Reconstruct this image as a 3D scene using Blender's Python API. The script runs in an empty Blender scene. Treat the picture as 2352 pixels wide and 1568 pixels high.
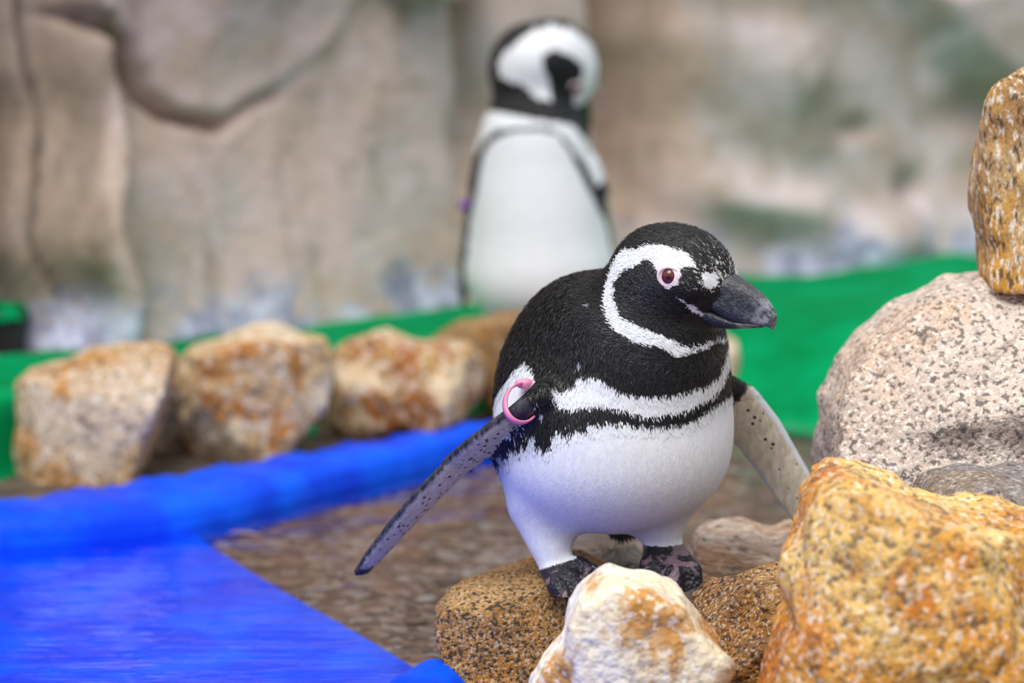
import bpy, math, random
import numpy as np
from mathutils import Vector, Matrix

# ------------------------------------------------------------------ camera, sky, sun, exposure
SC = bpy.context.scene
COL = SC.collection
CAM_Z, PITCH, LENS = 0.62, math.radians(8.8), 100.0
FPX = LENS / 36.0 * 2352.0
cam_data = bpy.data.cameras.new('camera')
cam = bpy.data.objects.new('camera', cam_data)
COL.objects.link(cam)
cam.location = (0, 0, CAM_Z)
cam.rotation_euler = (math.pi / 2 - PITCH, 0, 0)
cam_data.lens = LENS
cam_data.sensor_width = 36.0
cam_data.clip_start = 0.05
cam_data.dof.use_dof = True
cam_data.dof.focus_distance = 2.19
cam_data.dof.aperture_fstop = 3.5
SC.camera = cam

world = bpy.data.worlds.new('sky')
SC.world = world
world.use_nodes = True
wn = world.node_tree
wn.nodes.clear()
w_out = wn.nodes.new('ShaderNodeOutputWorld')
w_bg = wn.nodes.new('ShaderNodeBackground')
w_geo = wn.nodes.new('ShaderNodeTexCoord')
w_sep = wn.nodes.new('ShaderNodeSeparateXYZ')
w_ramp = wn.nodes.new('ShaderNodeValToRGB')
wn.links.new(w_geo.outputs['Generated'], w_sep.inputs[0])
wn.links.new(w_sep.outputs['Z'], w_ramp.inputs[0])
# overcast sky: three times as bright overhead as at the horizon; dull ground below it
for e, (p, c) in zip([w_ramp.color_ramp.elements[0], w_ramp.color_ramp.elements[1], w_ramp.color_ramp.elements.new(0.02)],
                     ((0.0, (0.10, 0.10, 0.10, 1)), (1.0, (0.98, 1.18, 1.54, 1)), (0.02, (0.33, 0.40, 0.53, 1)))):
    e.position, e.color = p, c
wn.links.new(w_ramp.outputs[0], w_bg.inputs['Color'])
w_bg.inputs['Strength'].default_value = 1.0
wn.links.new(w_bg.outputs[0], w_out.inputs['Surface'])

sun_data = bpy.data.lights.new('sun_offscreen', 'SUN')      # daylight through the thin overcast, from the open sky over the pool
sun = bpy.data.objects.new('sun_offscreen', sun_data)
COL.objects.link(sun)
sun_data.energy = 1.8
sun_data.angle = math.radians(35)
sun_data.color = (1.0, 0.97, 0.92)
sun.rotation_euler = (math.radians(27), math.radians(-16), 0)
sun.location = (0, 0, 4)

SC.view_settings.view_transform = 'Standard'
SC.view_settings.look = 'None'
SC.view_settings.gamma = 1.0
SC.view_settings.use_curve_mapping = False
SC.view_settings.exposure = 0.42

# ------------------------------------------------------------------ measuring helpers (photo pixel -> place in metres)
CT, ST = math.cos(PITCH), math.sin(PITCH)


def ray(px, py):
    u, v = (px - 1176.0) / FPX, (784.0 - py) / FPX
    return np.array([u, CT + v * ST, -ST + v * CT])


def at(px, py, y):
    r = ray(px, py)
    return np.array([0, 0, CAM_Z]) + r * (y / r[1])


def ground(px, py, z=0.0):
    r = ray(px, py)
    return np.array([0, 0, CAM_Z]) + r * ((z - CAM_Z) / r[2])


# ------------------------------------------------------------------ mesh helpers
def hash3(ix, iy, iz, s):
    n = (ix.astype(np.int64) * 374761393 + iy.astype(np.int64) * 668265263 + iz.astype(np.int64) * 2147483647 + s * 974634777)
    n &= 0xffffffff
    n = ((n ^ (n >> 13)) * 1274126177) & 0xffffffff
    n = ((n ^ (n >> 16)) * 2246822519) & 0xffffffff
    return ((n ^ (n >> 15)) & 0xffff).astype(np.float32) / 65535.0


def vnoise(P, seed=0):
    F = np.floor(P)
    I = F.astype(np.int64)
    t = (P - F).astype(np.float32)
    t = t * t * (3 - 2 * t)
    out = np.zeros(P.shape[:-1], np.float32)
    for a in (0, 1):
        wx = t[..., 0] if a else 1 - t[..., 0]
        for b in (0, 1):
            wy = t[..., 1] if b else 1 - t[..., 1]
            for c in (0, 1):
                wz = t[..., 2] if c else 1 - t[..., 2]
                out += wx * wy * wz * hash3(I[..., 0] + a, I[..., 1] + b, I[..., 2] + c, seed)
    return out * 2 - 1


def fbm(P, freq, octaves=3, seed=0, gain=0.5):
    P = np.asarray(P, np.float32)
    out, amp = 0, 1.0
    for o in range(octaves):
        out = out + amp * vnoise(P * freq * (2.03 ** o) + 17.3 * o, seed + o)
        amp *= gain
    return out


def smin(a, b, k):
    h = np.clip(0.5 + 0.5 * (b - a) / k, 0, 1)
    return b * (1 - h) + a * h - k * h * (1 - h)


def smax(a, b, k):
    return -smin(-a, -b, k)


def poly_sd(px, py, poly):
    """signed distance to a closed 2-D polygon, negative inside"""
    poly = np.asarray(poly, np.float64)
    d = np.full(np.shape(px), 1e9)
    inside = np.zeros(np.shape(px), bool)
    n = len(poly)
    for i in range(n):
        ax, ay = poly[i]
        bx, by = poly[(i + 1) % n]
        ex, ey = bx - ax, by - ay
        wx, wy = px - ax, py - ay
        t = np.clip((wx * ex + wy * ey) / (ex * ex + ey * ey + 1e-12), 0, 1)
        d = np.minimum(d, (wx - ex * t) ** 2 + (wy - ey * t) ** 2)
        c = (ay > py) != (by > py)
        with np.errstate(divide='ignore', invalid='ignore'):
            xi = ax + (py - ay) * ex / (ey if ey != 0 else 1e-12)
        inside ^= c & (px < xi)
    d = np.sqrt(d)
    return np.where(inside, -d, d)


def surface_nets(V, org, h):
    nx, ny, nz = V.shape
    S = V < 0
    cnt = np.zeros((nx - 1, ny - 1, nz - 1), np.int8)
    for a in (0, 1):
        for b in (0, 1):
            for c in (0, 1):
                cnt += S[a:nx - 1 + a, b:ny - 1 + b, c:nz - 1 + c]
    act = (cnt > 0) & (cnt < 8)
    I, J, K = np.nonzero(act)
    idx = np.full(act.shape, -1, np.int64)
    idx[I, J, K] = np.arange(len(I))
    pos = np.zeros((len(I), 3))
    num = np.zeros(len(I))
    corners = [(a, b, c) for a in (0, 1) for b in (0, 1) for c in (0, 1)]
    for p in corners:
        for ax in range(3):
            if p[ax] == 0:
                q = list(p)
                q[ax] = 1
                v0 = V[I + p[0], J + p[1], K + p[2]]
                v1 = V[I + q[0], J + q[1], K + q[2]]
                m = (v0 < 0) != (v1 < 0)
                t = np.where(m, v0 / np.where(m, v0 - v1, 1), 0)
                for k in range(3):
                    pos[:, k] += m * (p[k] + (t if k == ax else 0))
                num += m
    pos = pos / num[:, None] + np.stack([I, J, K], 1)
    faces = []
    for ax in range(3):
        sl0 = [slice(None)] * 3
        sl1 = [slice(None)] * 3
        sl0[ax] = slice(0, -1)
        sl1[ax] = slice(1, None)
        a, b = S[tuple(sl0)], S[tuple(sl1)]
        X = np.stack(np.nonzero(a != b), 1)
        o1, o2 = (ax + 1) % 3, (ax + 2) % 3
        ok = (X[:, o1] > 0) & (X[:, o2] > 0) & (X[:, o1] < V.shape[o1] - 1) & (X[:, o2] < V.shape[o2] - 1)
        X = X[ok]
        def cell(d1, d2):
            Y = X.copy()
            Y[:, o1] -= d1
            Y[:, o2] -= d2
            return idx[Y[:, 0], Y[:, 1], Y[:, 2]]
        q = np.stack([cell(1, 1), cell(0, 1), cell(0, 0), cell(1, 0)], 1)
        flip = ~a[X[:, 0], X[:, 1], X[:, 2]]
        q[flip] = q[flip][:, ::-1]
        faces.append(q)
    return pos * h + org, np.concatenate(faces)


def mesh_obj(name, verts, faces, material=None, parent=None, loc=(0, 0, 0), smooth=True, attrs=None):
    me = bpy.data.meshes.new(name)
    verts = np.asarray(verts, np.float32) - np.asarray(loc, np.float32)
    if isinstance(faces, np.ndarray):
        nf, k = faces.shape
        me.vertices.add(len(verts))
        me.vertices.foreach_set('co', verts.ravel())
        me.loops.add(nf * k)
        me.loops.foreach_set('vertex_index', faces.astype(np.int32).ravel())
        me.polygons.add(nf)
        me.polygons.foreach_set('loop_start', np.arange(0, nf * k, k, dtype=np.int32))
        me.update(calc_edges=True)
        me.validate()
    else:
        me.from_pydata([tuple(v) for v in verts.tolist()], [], faces)
        me.update()
    if attrs:
        for k, v in attrs.items():
            v = np.asarray(v, np.float32)
            a = me.attributes.new(k, 'FLOAT_VECTOR' if v.ndim == 2 else 'FLOAT', 'POINT')
            a.data.foreach_set('vector' if v.ndim == 2 else 'value', v.ravel())
    if smooth:
        me.polygons.foreach_set('use_smooth', np.ones(len(me.polygons), bool))
    if material:
        me.materials.append(material)
    o = bpy.data.objects.new(name, me)
    COL.objects.link(o)
    o.location = loc
    if parent is not None:
        o.parent = parent
    return o


def grid_faces(nu, nv, wrap=False):
    f = []
    for i in range(nu - 1):
        for j in range(nv if wrap else nv - 1):
            k = (j + 1) % nv
            f.append((i * nv + j, i * nv + k, (i + 1) * nv + k, (i + 1) * nv + j))
    return f


def tag(o, label=None, cat=None, group=None, kind=None):
    if label: o['label'] = label
    if cat: o['category'] = cat
    if group: o['group'] = group
    if kind: o['kind'] = kind
    return o


def empty(name, loc):
    o = bpy.data.objects.new(name, None)
    COL.objects.link(o)
    o.location = loc
    o.empty_display_size = 0.05
    return o


# ------------------------------------------------------------------ material helpers
class NT:
    def __init__(self, name):
        self.m = bpy.data.materials.new(name)
        self.m.use_nodes = True
        self.t = self.m.node_tree
        self.t.nodes.clear()
        self.out = self.t.nodes.new('ShaderNodeOutputMaterial')

    def n(self, typ, ins=None, **props):
        nd = self.t.nodes.new('ShaderNode' + typ)
        for k, v in props.items():
            setattr(nd, k, v)
        for k, v in (ins or {}).items():
            s = nd.inputs[k]
            if isinstance(v, bpy.types.NodeSocket):
                self.t.links.new(v, s)
            else:
                s.default_value = v
        return nd

    def coord(self, scale=(1, 1, 1), src=None, loc=(0, 0, 0), rot=(0, 0, 0)):
        if src is None:
            src = self.n('TexCoord').outputs['Object']
        return self.n('Mapping', {'Vector': src, 'Scale': scale, 'Location': loc, 'Rotation': rot}).outputs[0]

    def noise(self, co, scale, detail=3, rough=0.55, dist=0.0):
        return self.n('TexNoise', {'Vector': co, 'Scale': scale, 'Detail': detail, 'Roughness': rough, 'Distortion': dist}).outputs[0]

    def ramp(self, fac, *stops, interp='LINEAR'):
        r = self.n('ValToRGB', {'Fac': fac})
        cr = r.color_ramp
        cr.interpolation = interp
        while len(cr.elements) < len(stops):
            cr.elements.new(0.5)
        for e, (p, c) in zip(cr.elements, stops):
            e.position = p
            e.color = (c, c, c, 1) if isinstance(c, (int, float)) else (*c, 1)
        return r.outputs[0]

    def mix(self, fac, a, b, blend='MIX'):
        nd = self.n('Mix', data_type='RGBA', blend_type=blend)
        for s, v in ((nd.inputs[0], fac), (nd.inputs[6], a), (nd.inputs[7], b)):
            if isinstance(v, bpy.types.NodeSocket):
                self.t.links.new(v, s)
            else:
                s.default_value = v if isinstance(v, (int, float)) else (*v, 1)
        return nd.outputs[2]

    def math(self, op, a, b=0.0, c=0.0, clamp=False):
        nd = self.n('Math', operation=op, use_clamp=clamp)
        for s, v in zip(nd.inputs, (a, b, c)):
            if isinstance(v, bpy.types.NodeSocket):
                self.t.links.new(v, s)
            else:
                s.default_value = v
        return nd.outputs[0]

    def step(self, v, lo, hi):
        return self.n('MapRange', {'Value': v, 'From Min': lo, 'From Max': hi}, interpolation_type='SMOOTHSTEP').outputs[0]

    def attr(self, name, vec=False):
        return self.n('Attribute', attribute_name=name).outputs['Vector' if vec else 'Fac']

    def bump(self, h, strength=0.5, dist=0.002, normal=None):
        d = {'Height': h, 'Strength': strength, 'Distance': dist}
        if normal is not None:
            d['Normal'] = normal
        return self.n('Bump', d).outputs[0]

    def finish(self, color, rough=0.6, normal=None, spec=0.5, **extra):
        d = {'Base Color': color if isinstance(color, bpy.types.NodeSocket) else (*color, 1), 'Roughness': rough, 'Specular IOR Level': spec}
        if normal is not None:
            d['Normal'] = normal
        for k, v in extra.items():
            d[k.replace('_', ' ')] = v
        b = self.n('BsdfPrincipled', d)
        self.t.links.new(b.outputs[0], self.out.inputs[0])
        return self.m


def plain(name, color, rough=0.5, spec=0.5, **extra):
    return NT(name).finish(color, rough, None, spec, **extra)


def rock_mat(name, pale, mid, stain, dark, grain=260, stain_scale=14, stain_lo=0.45, stain_hi=0.62, pale_lo=0.45, pale_hi=0.6,
             dark_amt=0.5, bump=0.9, seed=0.0, stretch=(1, 1, 1), rough=0.75, light_amt=0.75):
    m = NT(name)
    co = m.coord(stretch, loc=(seed, seed * 1.7, -seed))
    big = m.noise(co, stain_scale, 4, 0.6, 0.6)
    big2 = m.noise(m.coord(stretch, loc=(5 + seed, 3, 1)), stain_scale * 0.8, 4, 0.6, 0.4)
    c = m.mix(m.step(big2, pale_lo, pale_hi), mid, pale)
    c = m.mix(m.step(big, stain_lo, stain_hi), c, stain)
    g1 = m.noise(co, grain, 3, 0.55)
    g2 = m.noise(m.coord(stretch, loc=(seed + 2, 8, 4)), grain * 0.8, 3, 0.55)
    g3 = m.noise(m.coord(stretch, loc=(seed + 6, 1, 9)), grain * 0.3, 4, 0.7)
    c = m.mix(m.math('MULTIPLY', m.step(g1, 0.52, 0.62), light_amt), c, (0.94, 0.87, 0.76))
    c = m.mix(m.math('MULTIPLY', m.step(g3, 0.48, 0.36), 0.35 * dark_amt + 0.1), c, dark)
    c = m.mix(m.math('MULTIPLY', m.step(g2, 0.49 - 0.09 * (1 - dark_amt), 0.40 - 0.09 * (1 - dark_amt)), min(1.0, 0.5 + 0.4 * dark_amt)), c, dark)
    hgt = m.math('ADD', m.math('MULTIPLY', g2, 0.5), m.math('MULTIPLY', m.noise(co, 45, 5, 0.65), 1.0))
    return m.finish(c, rough, m.bump(hgt, bump, 0.008), 0.35)


def rock(name, label, outline, y, thick, material, group=None, planes=(), nf=5, seed=1, h=0.0035, amp=0.004, freq=26, kr=0.012, carve=(), cut=(0.72, 0.95)):
    """a stone: its measured outline at distance y, rounded, faceted by random cuts and roughened"""
    O = np.array([at(px, py, y) for px, py in outline])
    lo = O.min(0) - 0.02
    hi = O.max(0) + 0.02
    lo[1], hi[1] = y - thick - 0.02, y + thick + 0.02
    n = np.ceil((hi - lo) / h).astype(int) + 1
    X, Y, Z = [lo[i] + h * np.arange(n[i]) for i in range(3)]
    d2 = poly_sd(*np.meshgrid(X, Z, indexing='ij'), O[:, [0, 2]])[:, None, :]
    G = np.stack(np.meshgrid(X, Y, Z, indexing='ij'), -1).astype(np.float32)
    V = smax(np.broadcast_to(d2, G.shape[:3]), np.abs(G[..., 1] - y) - thick, kr)
    C = (O.min(0) + O.max(0)) / 2
    R = (O.max(0) - O.min(0)) / 2
    R[1] = thick
    rnd = random.Random(seed)
    for i in range(nf):
        a = rnd.uniform(0, 6.283)
        ny = -rnd.uniform(0.45, 0.9) if i % 2 == 0 else rnd.uniform(0.45, 0.9)
        s = math.sqrt(1 - ny * ny)
        nn = np.array([s * math.cos(a), ny, s * math.sin(a)])
        off = np.linalg.norm(nn * R) * rnd.uniform(*cut)
        V = smax(V, (G - C) @ nn - off, 0.004)
    for (px, py, dy, nn) in planes:
        nn = np.asarray(nn, float)
        nn /= np.linalg.norm(nn)
        V = smax(V, (G - at(px, py, y + dy)) @ nn, 0.006)
    for (p0, p1, dy, r0, k) in carve:
        a, b = at(*p0, y + dy), at(*p1, y + dy)
        t = np.clip(((G - a) @ (b - a)) / ((b - a) @ (b - a)), 0, 1)
        V = smax(V, r0 - np.linalg.norm(G - a - t[..., None] * (b - a), axis=-1), k)
    V = V + amp * fbm(G, freq, 4, seed * 7, 0.6) + amp * 0.8 * np.abs(fbm(G, freq * 0.5, 3, seed * 7 + 3))
    v, f = surface_nets(V.astype(np.float32), lo, h)
    loc = np.array([C[0], y, v[:, 2].min()])
    o = mesh_obj(name, v, f, material, loc=loc)
    return tag(o, label, 'stone' , group)

# ------------------------------------------------------------------ the setting: rock wall, wet floor, pool liner, water, turf
def wall_y(x):
    return 3.92 + 0.86 * x


def wall_xz(px, py):
    r = ray(px, py)
    t = 3.92 / (r[1] - 0.86 * r[0])
    return r[0] * t, CAM_Z + r[2] * t


def wall_poly(pts):
    return [wall_xz(*p) for p in pts]


def sstep(v, a, b):
    t = np.clip((v - a) / (b - a), 0, 1)
    return t * t * (3 - 2 * t)


def build_wall():
    nx, nz = 420, 230
    xs = np.linspace(-1.5, 1.75, nx)
    zs = np.linspace(-0.06, 1.75, nz)
    X, Z = np.meshgrid(xs, zs, indexing='ij')
    P3 = np.stack([X, np.zeros_like(X), Z], -1)
    wx = X + 0.015 * fbm(P3, 9, 2, 3)
    wz = Z + 0.015 * fbm(P3, 9, 2, 5)
    H = 0.02 * fbm(P3, 3.2, 3, 11) + 0.004 * fbm(P3 * np.array([1, 1, 0.5]), 22, 3, 12)
    # hanging slab with an undercut lower left edge
    sd = poly_sd(wx, wz, wall_poly([(60, -900), (130, 20), (255, 85), (300, 215), (345, 250), (420, 268), (495, 285), (570, 258), (640, 215), (760, 120), (900, -60), (1000, -900)]))
    H += 0.008 * sstep(-sd, -0.004, 0.012) + 0.02 * sstep(-sd, 0.02, 0.2)
    crack = np.full(X.shape, 9.0)
    cp = wall_poly([(140, 35), (165, 55), (262, 100), (300, 215), (345, 250), (420, 268), (500, 288), (560, 262), (640, 225)])
    for k, ((ax, az), (bx, bz)) in enumerate(zip(cp[:-1], cp[1:])):
        t = np.clip(((wx - ax) * (bx - ax) + (wz - az) * (bz - az)) / ((bx - ax) ** 2 + (bz - az) ** 2), 0, 1)
        crack = np.minimum(crack, np.hypot(wx - ax - t * (bx - ax), wz - az - t * (bz - az)) + (0.004 if k < 6 else 0.010))
    H -= 0.065 * np.exp(-(crack / 0.0105) ** 2)
    # recess below the slab leans back to the foot of the wall
    H += 0.05 * sstep(Z, 0.42, 0.05)
    # left pillar with vertical folds
    fx = [wall_xz(p, 400)[0] for p in (-60, 25, 70, 115, 150, 195, 232)]
    for a, w, amp in ((fx[1], 0.032, -0.13), (fx[2], 0.014, 0.05), (fx[3], 0.009, -0.045), (fx[4], 0.02, 0.05), (fx[5], 0.016, 0.055), (fx[6], 0.012, 0.0)):
        H += amp * np.exp(-((wx - a) / w) ** 2) * sstep(Z, -0.02, 0.14)
    H -= 0.02 * sstep(wx, fx[6], fx[4]) * sstep(Z, 0.02, 0.3)
    # rock behind the second penguin: a seam, then a deep recess beside the right boulder
    s1 = wall_xz(1075, 200)[0]
    H -= 0.05 * np.exp(-((wx - s1) / 0.02) ** 2) * sstep(Z, 0.12, 0.35)
    r0, r1, r2 = wall_xz(1330, 300)[0], wall_xz(1500, 300)[0], wall_xz(1600, 300)[0]
    H -= 0.20 * sstep(wx, r0, r1) * (1 - sstep(wx, r1 + 0.015, r2)) * sstep(Z, 0.02, 0.3)
    sd = poly_sd(wx, wz, wall_poly([(860, -600), (880, 5), (930, 35), (1000, 22), (1080, -30), (1100, -600)]))
    H += 0.07 * sstep(-sd, -0.003, 0.010)
    # right boulder with a slanting ridge and hollows under it
    sd = poly_sd(wx, wz, wall_poly([(1575, -900), (1570, 100), (1600, 330), (1570, 470), (1590, 560), (1600, 800), (2700, 800), (2700, -900)]))
    H += 0.11 * sstep(-sd, -0.01, 0.10)
    sd = poly_sd(wx, wz, wall_poly([(1900, -60), (2010, 120), (2090, 180), (2170, 260), (2240, 345), (2300, 420), (2500, 400), (2500, -200), (2250, -100)]))
    H += 0.06 * sstep(-sd, -0.006, 0.05)
    for (px, py, w, amp) in ((2120, 260, 0.06, -0.03), (2200, 330, 0.04, -0.03), (1930, 430, 0.03, -0.035), (1700, 380, 0.05, -0.02), (2120, 400, 0.05, -0.015),
                             (1830, 280, 0.03, -0.02), (1650, 450, 0.05, 0.03), (1850, 520, 0.06, 0.05), (2060, 500, 0.07, 0.03), (1700, 150, 0.08, 0.03), (2310, 90, 0.03, -0.05)):
        cx, cz = wall_xz(px, py)
        H += amp * np.exp(-(((wx - cx) / w) ** 2 + ((wz - cz) / (w * 0.7)) ** 2))
    # the foot runs out over the ground
    H += 0.05 * sstep(Z, 0.13, -0.02)
    n = np.array([0.652, -0.758])
    V = np.stack([X + n[0] * H, wall_y(X) + n[1] * H, Z], -1).reshape(-1, 3)
    m = NT('enclosure_rock')
    co = m.coord()
    base = m.mix(m.step(m.noise(co, 5, 4, 0.6, 0.5), 0.38, 0.62), (0.56, 0.42, 0.33), (0.64, 0.505, 0.465))
    base = m.mix(m.math('MULTIPLY', m.step(m.noise(m.coord((1, 1, 0.6), loc=(4, 2, 0)), 7, 4, 0.6), 0.5, 0.68), 0.6), base, (0.55, 0.51, 0.48))
    base = m.mix(m.math('MULTIPLY', m.step(m.noise(m.coord((3, 3, 0.5), loc=(1, 7, 0)), 5, 4, 0.6), 0.52, 0.72), 0.6), base, (0.24, 0.18, 0.11))
    base = m.mix(m.math('MULTIPLY', m.step(m.noise(m.coord((1, 1, 1), loc=(9, 7, 0)), 26, 3, 0.6), 0.5, 0.75), 0.4), base, (0.22, 0.17, 0.11))
    sep = m.n('SeparateXYZ', {'Vector': m.n('NewGeometry').outputs['Position']})
    # the pillar is of browner stone
    edge = m.math('ADD', sep.outputs[0], m.math('MULTIPLY', m.noise(co, 12, 3), 0.06))
    base = m.mix(m.math('MULTIPLY', m.step(edge, -0.440, -0.462), 0.75), base, m.mix(m.step(m.noise(m.coord((4, 4, 0.4)), 8, 3), 0.4, 0.62), (0.26, 0.19, 0.135), (0.38, 0.28, 0.205)))
    right = m.step(edge, 0.27, 0.33)
    base = m.mix(m.math('MULTIPLY', right, 0.55), base, m.mix(m.step(m.noise(co, 9, 4), 0.4, 0.6), (0.34, 0.285, 0.235), (0.58, 0.53, 0.55)))
    # lime and droppings splashed along the foot
    zz = m.math('ADD', sep.outputs[2], m.math('MULTIPLY', m.noise(co, 11, 4, 0.7), 0.16))
    low = m.math('MULTIPLY', m.step(zz, 0.245, 0.195), m.step(m.noise(m.coord(loc=(3, 3, 3)), 7, 4, 0.7), 0.42, 0.52))
    base = m.mix(m.math('MULTIPLY', low, 0.9), base, m.mix(m.step(m.noise(co, 22, 3), 0.4, 0.6), (0.27, 0.28, 0.40), (0.60, 0.63, 0.80)))
    mat = m.finish(base, 0.8, m.bump(m.noise(co, 40, 4, 0.65), 0.5, 0.01), 0.3)
    ang = math.atan2(0.86, 1.0)
    W = V - np.array([0, 3.92, 0])
    W = np.stack([W[:, 0] * math.cos(ang) + W[:, 1] * math.sin(ang), -W[:, 0] * math.sin(ang) + W[:, 1] * math.cos(ang), W[:, 2]], 1)
    o = mesh_obj('wall_back', W, np.array(grid_faces(nx, nz)), mat)
    o.location, o.rotation_euler = (0, 3.92, 0), (0, 0, ang)
    tag(o, 'weathered tan artificial rock wall behind the pool', kind='structure')


build_wall()


def interp(xs, ys):
    return lambda x: np.interp(x, xs, ys)


CURB_F = np.array([ground(px, py, 0.0)[:2] for px, py in ((-700, 1262), (-300, 1262), (0, 1258), (200, 1243), (390, 1220), (570, 1180), (750, 1130), (950, 1080), (1130, 1032), (1400, 965))])
CURB_B = np.array([ground(px, py, 0.03)[:2] for px, py in ((-700, 1190), (-300, 1163), (0, 1139), (180, 1113), (327, 1090), (540, 1055), (748, 1020), (930, 990), (1100, 964), (1380, 915))])


def resample(P, n):
    P = np.asarray(P, float)
    s = np.concatenate([[0], np.cumsum(np.linalg.norm(np.diff(P, axis=0), axis=1))])
    t = np.linspace(0, s[-1], n)
    Q = np.stack([np.interp(t, s, P[:, i]) for i in range(P.shape[1])], 1)
    for _ in range(3):
        Q[1:-1] = 0.25 * Q[:-2] + 0.5 * Q[1:-1] + 0.25 * Q[2:]
    return Q


CF, CB = resample(CURB_F, 90), resample(CURB_B, 90)
curb_front = interp(CF[:, 0], CF[:, 1])
turf_front = interp([-1.4, -0.66, -0.56, -0.50, -0.42, -0.12, 0.0, 0.15, 0.25, 0.29, 0.375, 0.75, 1.3], [2.75, 2.88, 2.92, 3.03, 3.12, 3.30, 3.43, 3.48, 3.46, 3.40, 3.33, 3.10, 2.85])


def build_floor():
    nx, ny = 160, 180
    xs, ys = np.linspace(-1.5, 1.7, nx), np.linspace(1.15, 5.4, ny)
    xs, ys = np.concatenate([[-3.5], xs, [3.5]]), np.concatenate([[-2.5], ys])
    nx, ny = nx + 2, ny + 1
    X, Y = np.meshgrid(xs, ys, indexing='ij')
    P3 = np.stack([X, Y, 0 * X], -1)
    behind = sstep(Y - curb_front(X), 0.015, 0.05) * (1 - sstep(X, 0.10, 0.2))
    Z = -0.022 + 0.003 * fbm(P3, 12, 3, 4) + 0.032 * behind
    Z += 0.07 * sstep(Y - turf_front(X), 0.05, 0.35)
    m = NT('wet_gravel_concrete')
    co = m.coord()
    c = m.mix(m.step(m.noise(co, 16, 4, 0.6), 0.35, 0.65), (0.085, 0.038, 0.022), (0.18, 0.088, 0.055))
    c = m.mix(m.step(m.noise(m.coord(loc=(3, 1, 0)), 28, 4, 0.6), 0.5, 0.68), c, (0.25, 0.145, 0.10))
    vo = m.n('TexVoronoi', {'Vector': co, 'Scale': 90.0}).outputs['Color']
    vs = m.n('SeparateColor', {'Color': vo})
    c = m.mix(m.math('MULTIPLY', m.step(vs.outputs[0], 0.7, 0.85), 0.6), c, (0.36, 0.29, 0.26))
    c = m.mix(m.math('MULTIPLY', m.step(vs.outputs[1], 0.75, 0.9), 0.5), c, (0.05, 0.035, 0.03))
    sep = m.n('SeparateXYZ', {'Vector': m.n('NewGeometry').outputs['Position']})
    c = m.mix(m.step(sep.outputs[2], -0.006, 0.004), c, m.mix(m.step(m.noise(co, 30, 4), 0.35, 0.65), (0.075, 0.056, 0.045), (0.15, 0.115, 0.09)))
    mat = m.finish(c, 0.6, m.bump(m.noise(co, 60, 4, 0.6), 0.6, 0.01), 0.12)
    tag(mesh_obj('floor', np.stack([X, Y, Z], -1).reshape(-1, 3), np.array(grid_faces(nx, ny))[:, ::-1], mat), 'brown wet pebbly concrete of the pool bed', kind='structure')


build_floor()


def build_gravel():
    """loose flat pebbles strewn over the pool bed, far too many to count"""
    rnd = random.Random(5)
    V, F, T = [], [], []
    base = []
    for i in range(3):
        for j in range(8):
            a = j * math.pi / 4
            r = (0.75, 1.0, 0.6)[i]
            base.append((r * math.cos(a), r * math.sin(a), (-0.4, 0.1, 0.55)[i]))
    bf = grid_faces(3, 8, True) + [tuple(range(16, 24)), tuple(range(7, -1, -1))]
    for k in range(1500):
        y = 1.9 + 1.5 * rnd.random()
        x = -0.5 + 1.2 * rnd.random()
        if y > curb_front(x) - 0.02 and x < 0.15: continue
        if x < -0.342 + (2.86 - y) * 0.476 + 0.02 and y < 2.9: continue
        if y > turf_front(x) - 0.02: continue
        s = 0.003 + 0.011 * rnd.random() ** 2.5
        sx, sy, sz, a = s * rnd.uniform(0.8, 1.7), s, s * 0.35, rnd.uniform(0, 3.14)
        o = len(V)
        tint = rnd.random()
        for (bx, by, bz) in base:
            j = rnd.uniform(0.85, 1.15)
            px, py = bx * sx * j, by * sy * j
            V.append((x + px * math.cos(a) - py * math.sin(a), y + px * math.sin(a) + py * math.cos(a), -0.021 + bz * sz))
            T.append(tint)
        F += [tuple(o + q for q in f) for f in bf]
    m = NT('pebble')
    c = m.ramp(m.attr('tint'), (0.0, (0.05, 0.035, 0.028)), (0.35, (0.17, 0.09, 0.055)), (0.6, (0.27, 0.16, 0.10)), (0.8, (0.32, 0.25, 0.21)), (1.0, (0.42, 0.36, 0.34)))
    o = mesh_obj('gravel', V, F, m.finish(c, 0.5, None, 0.15), attrs={'tint': T})
    tag(o, 'mixed brown and grey pebbles strewn over the wet pool bed', 'gravel', kind='stuff')


build_gravel()


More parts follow.
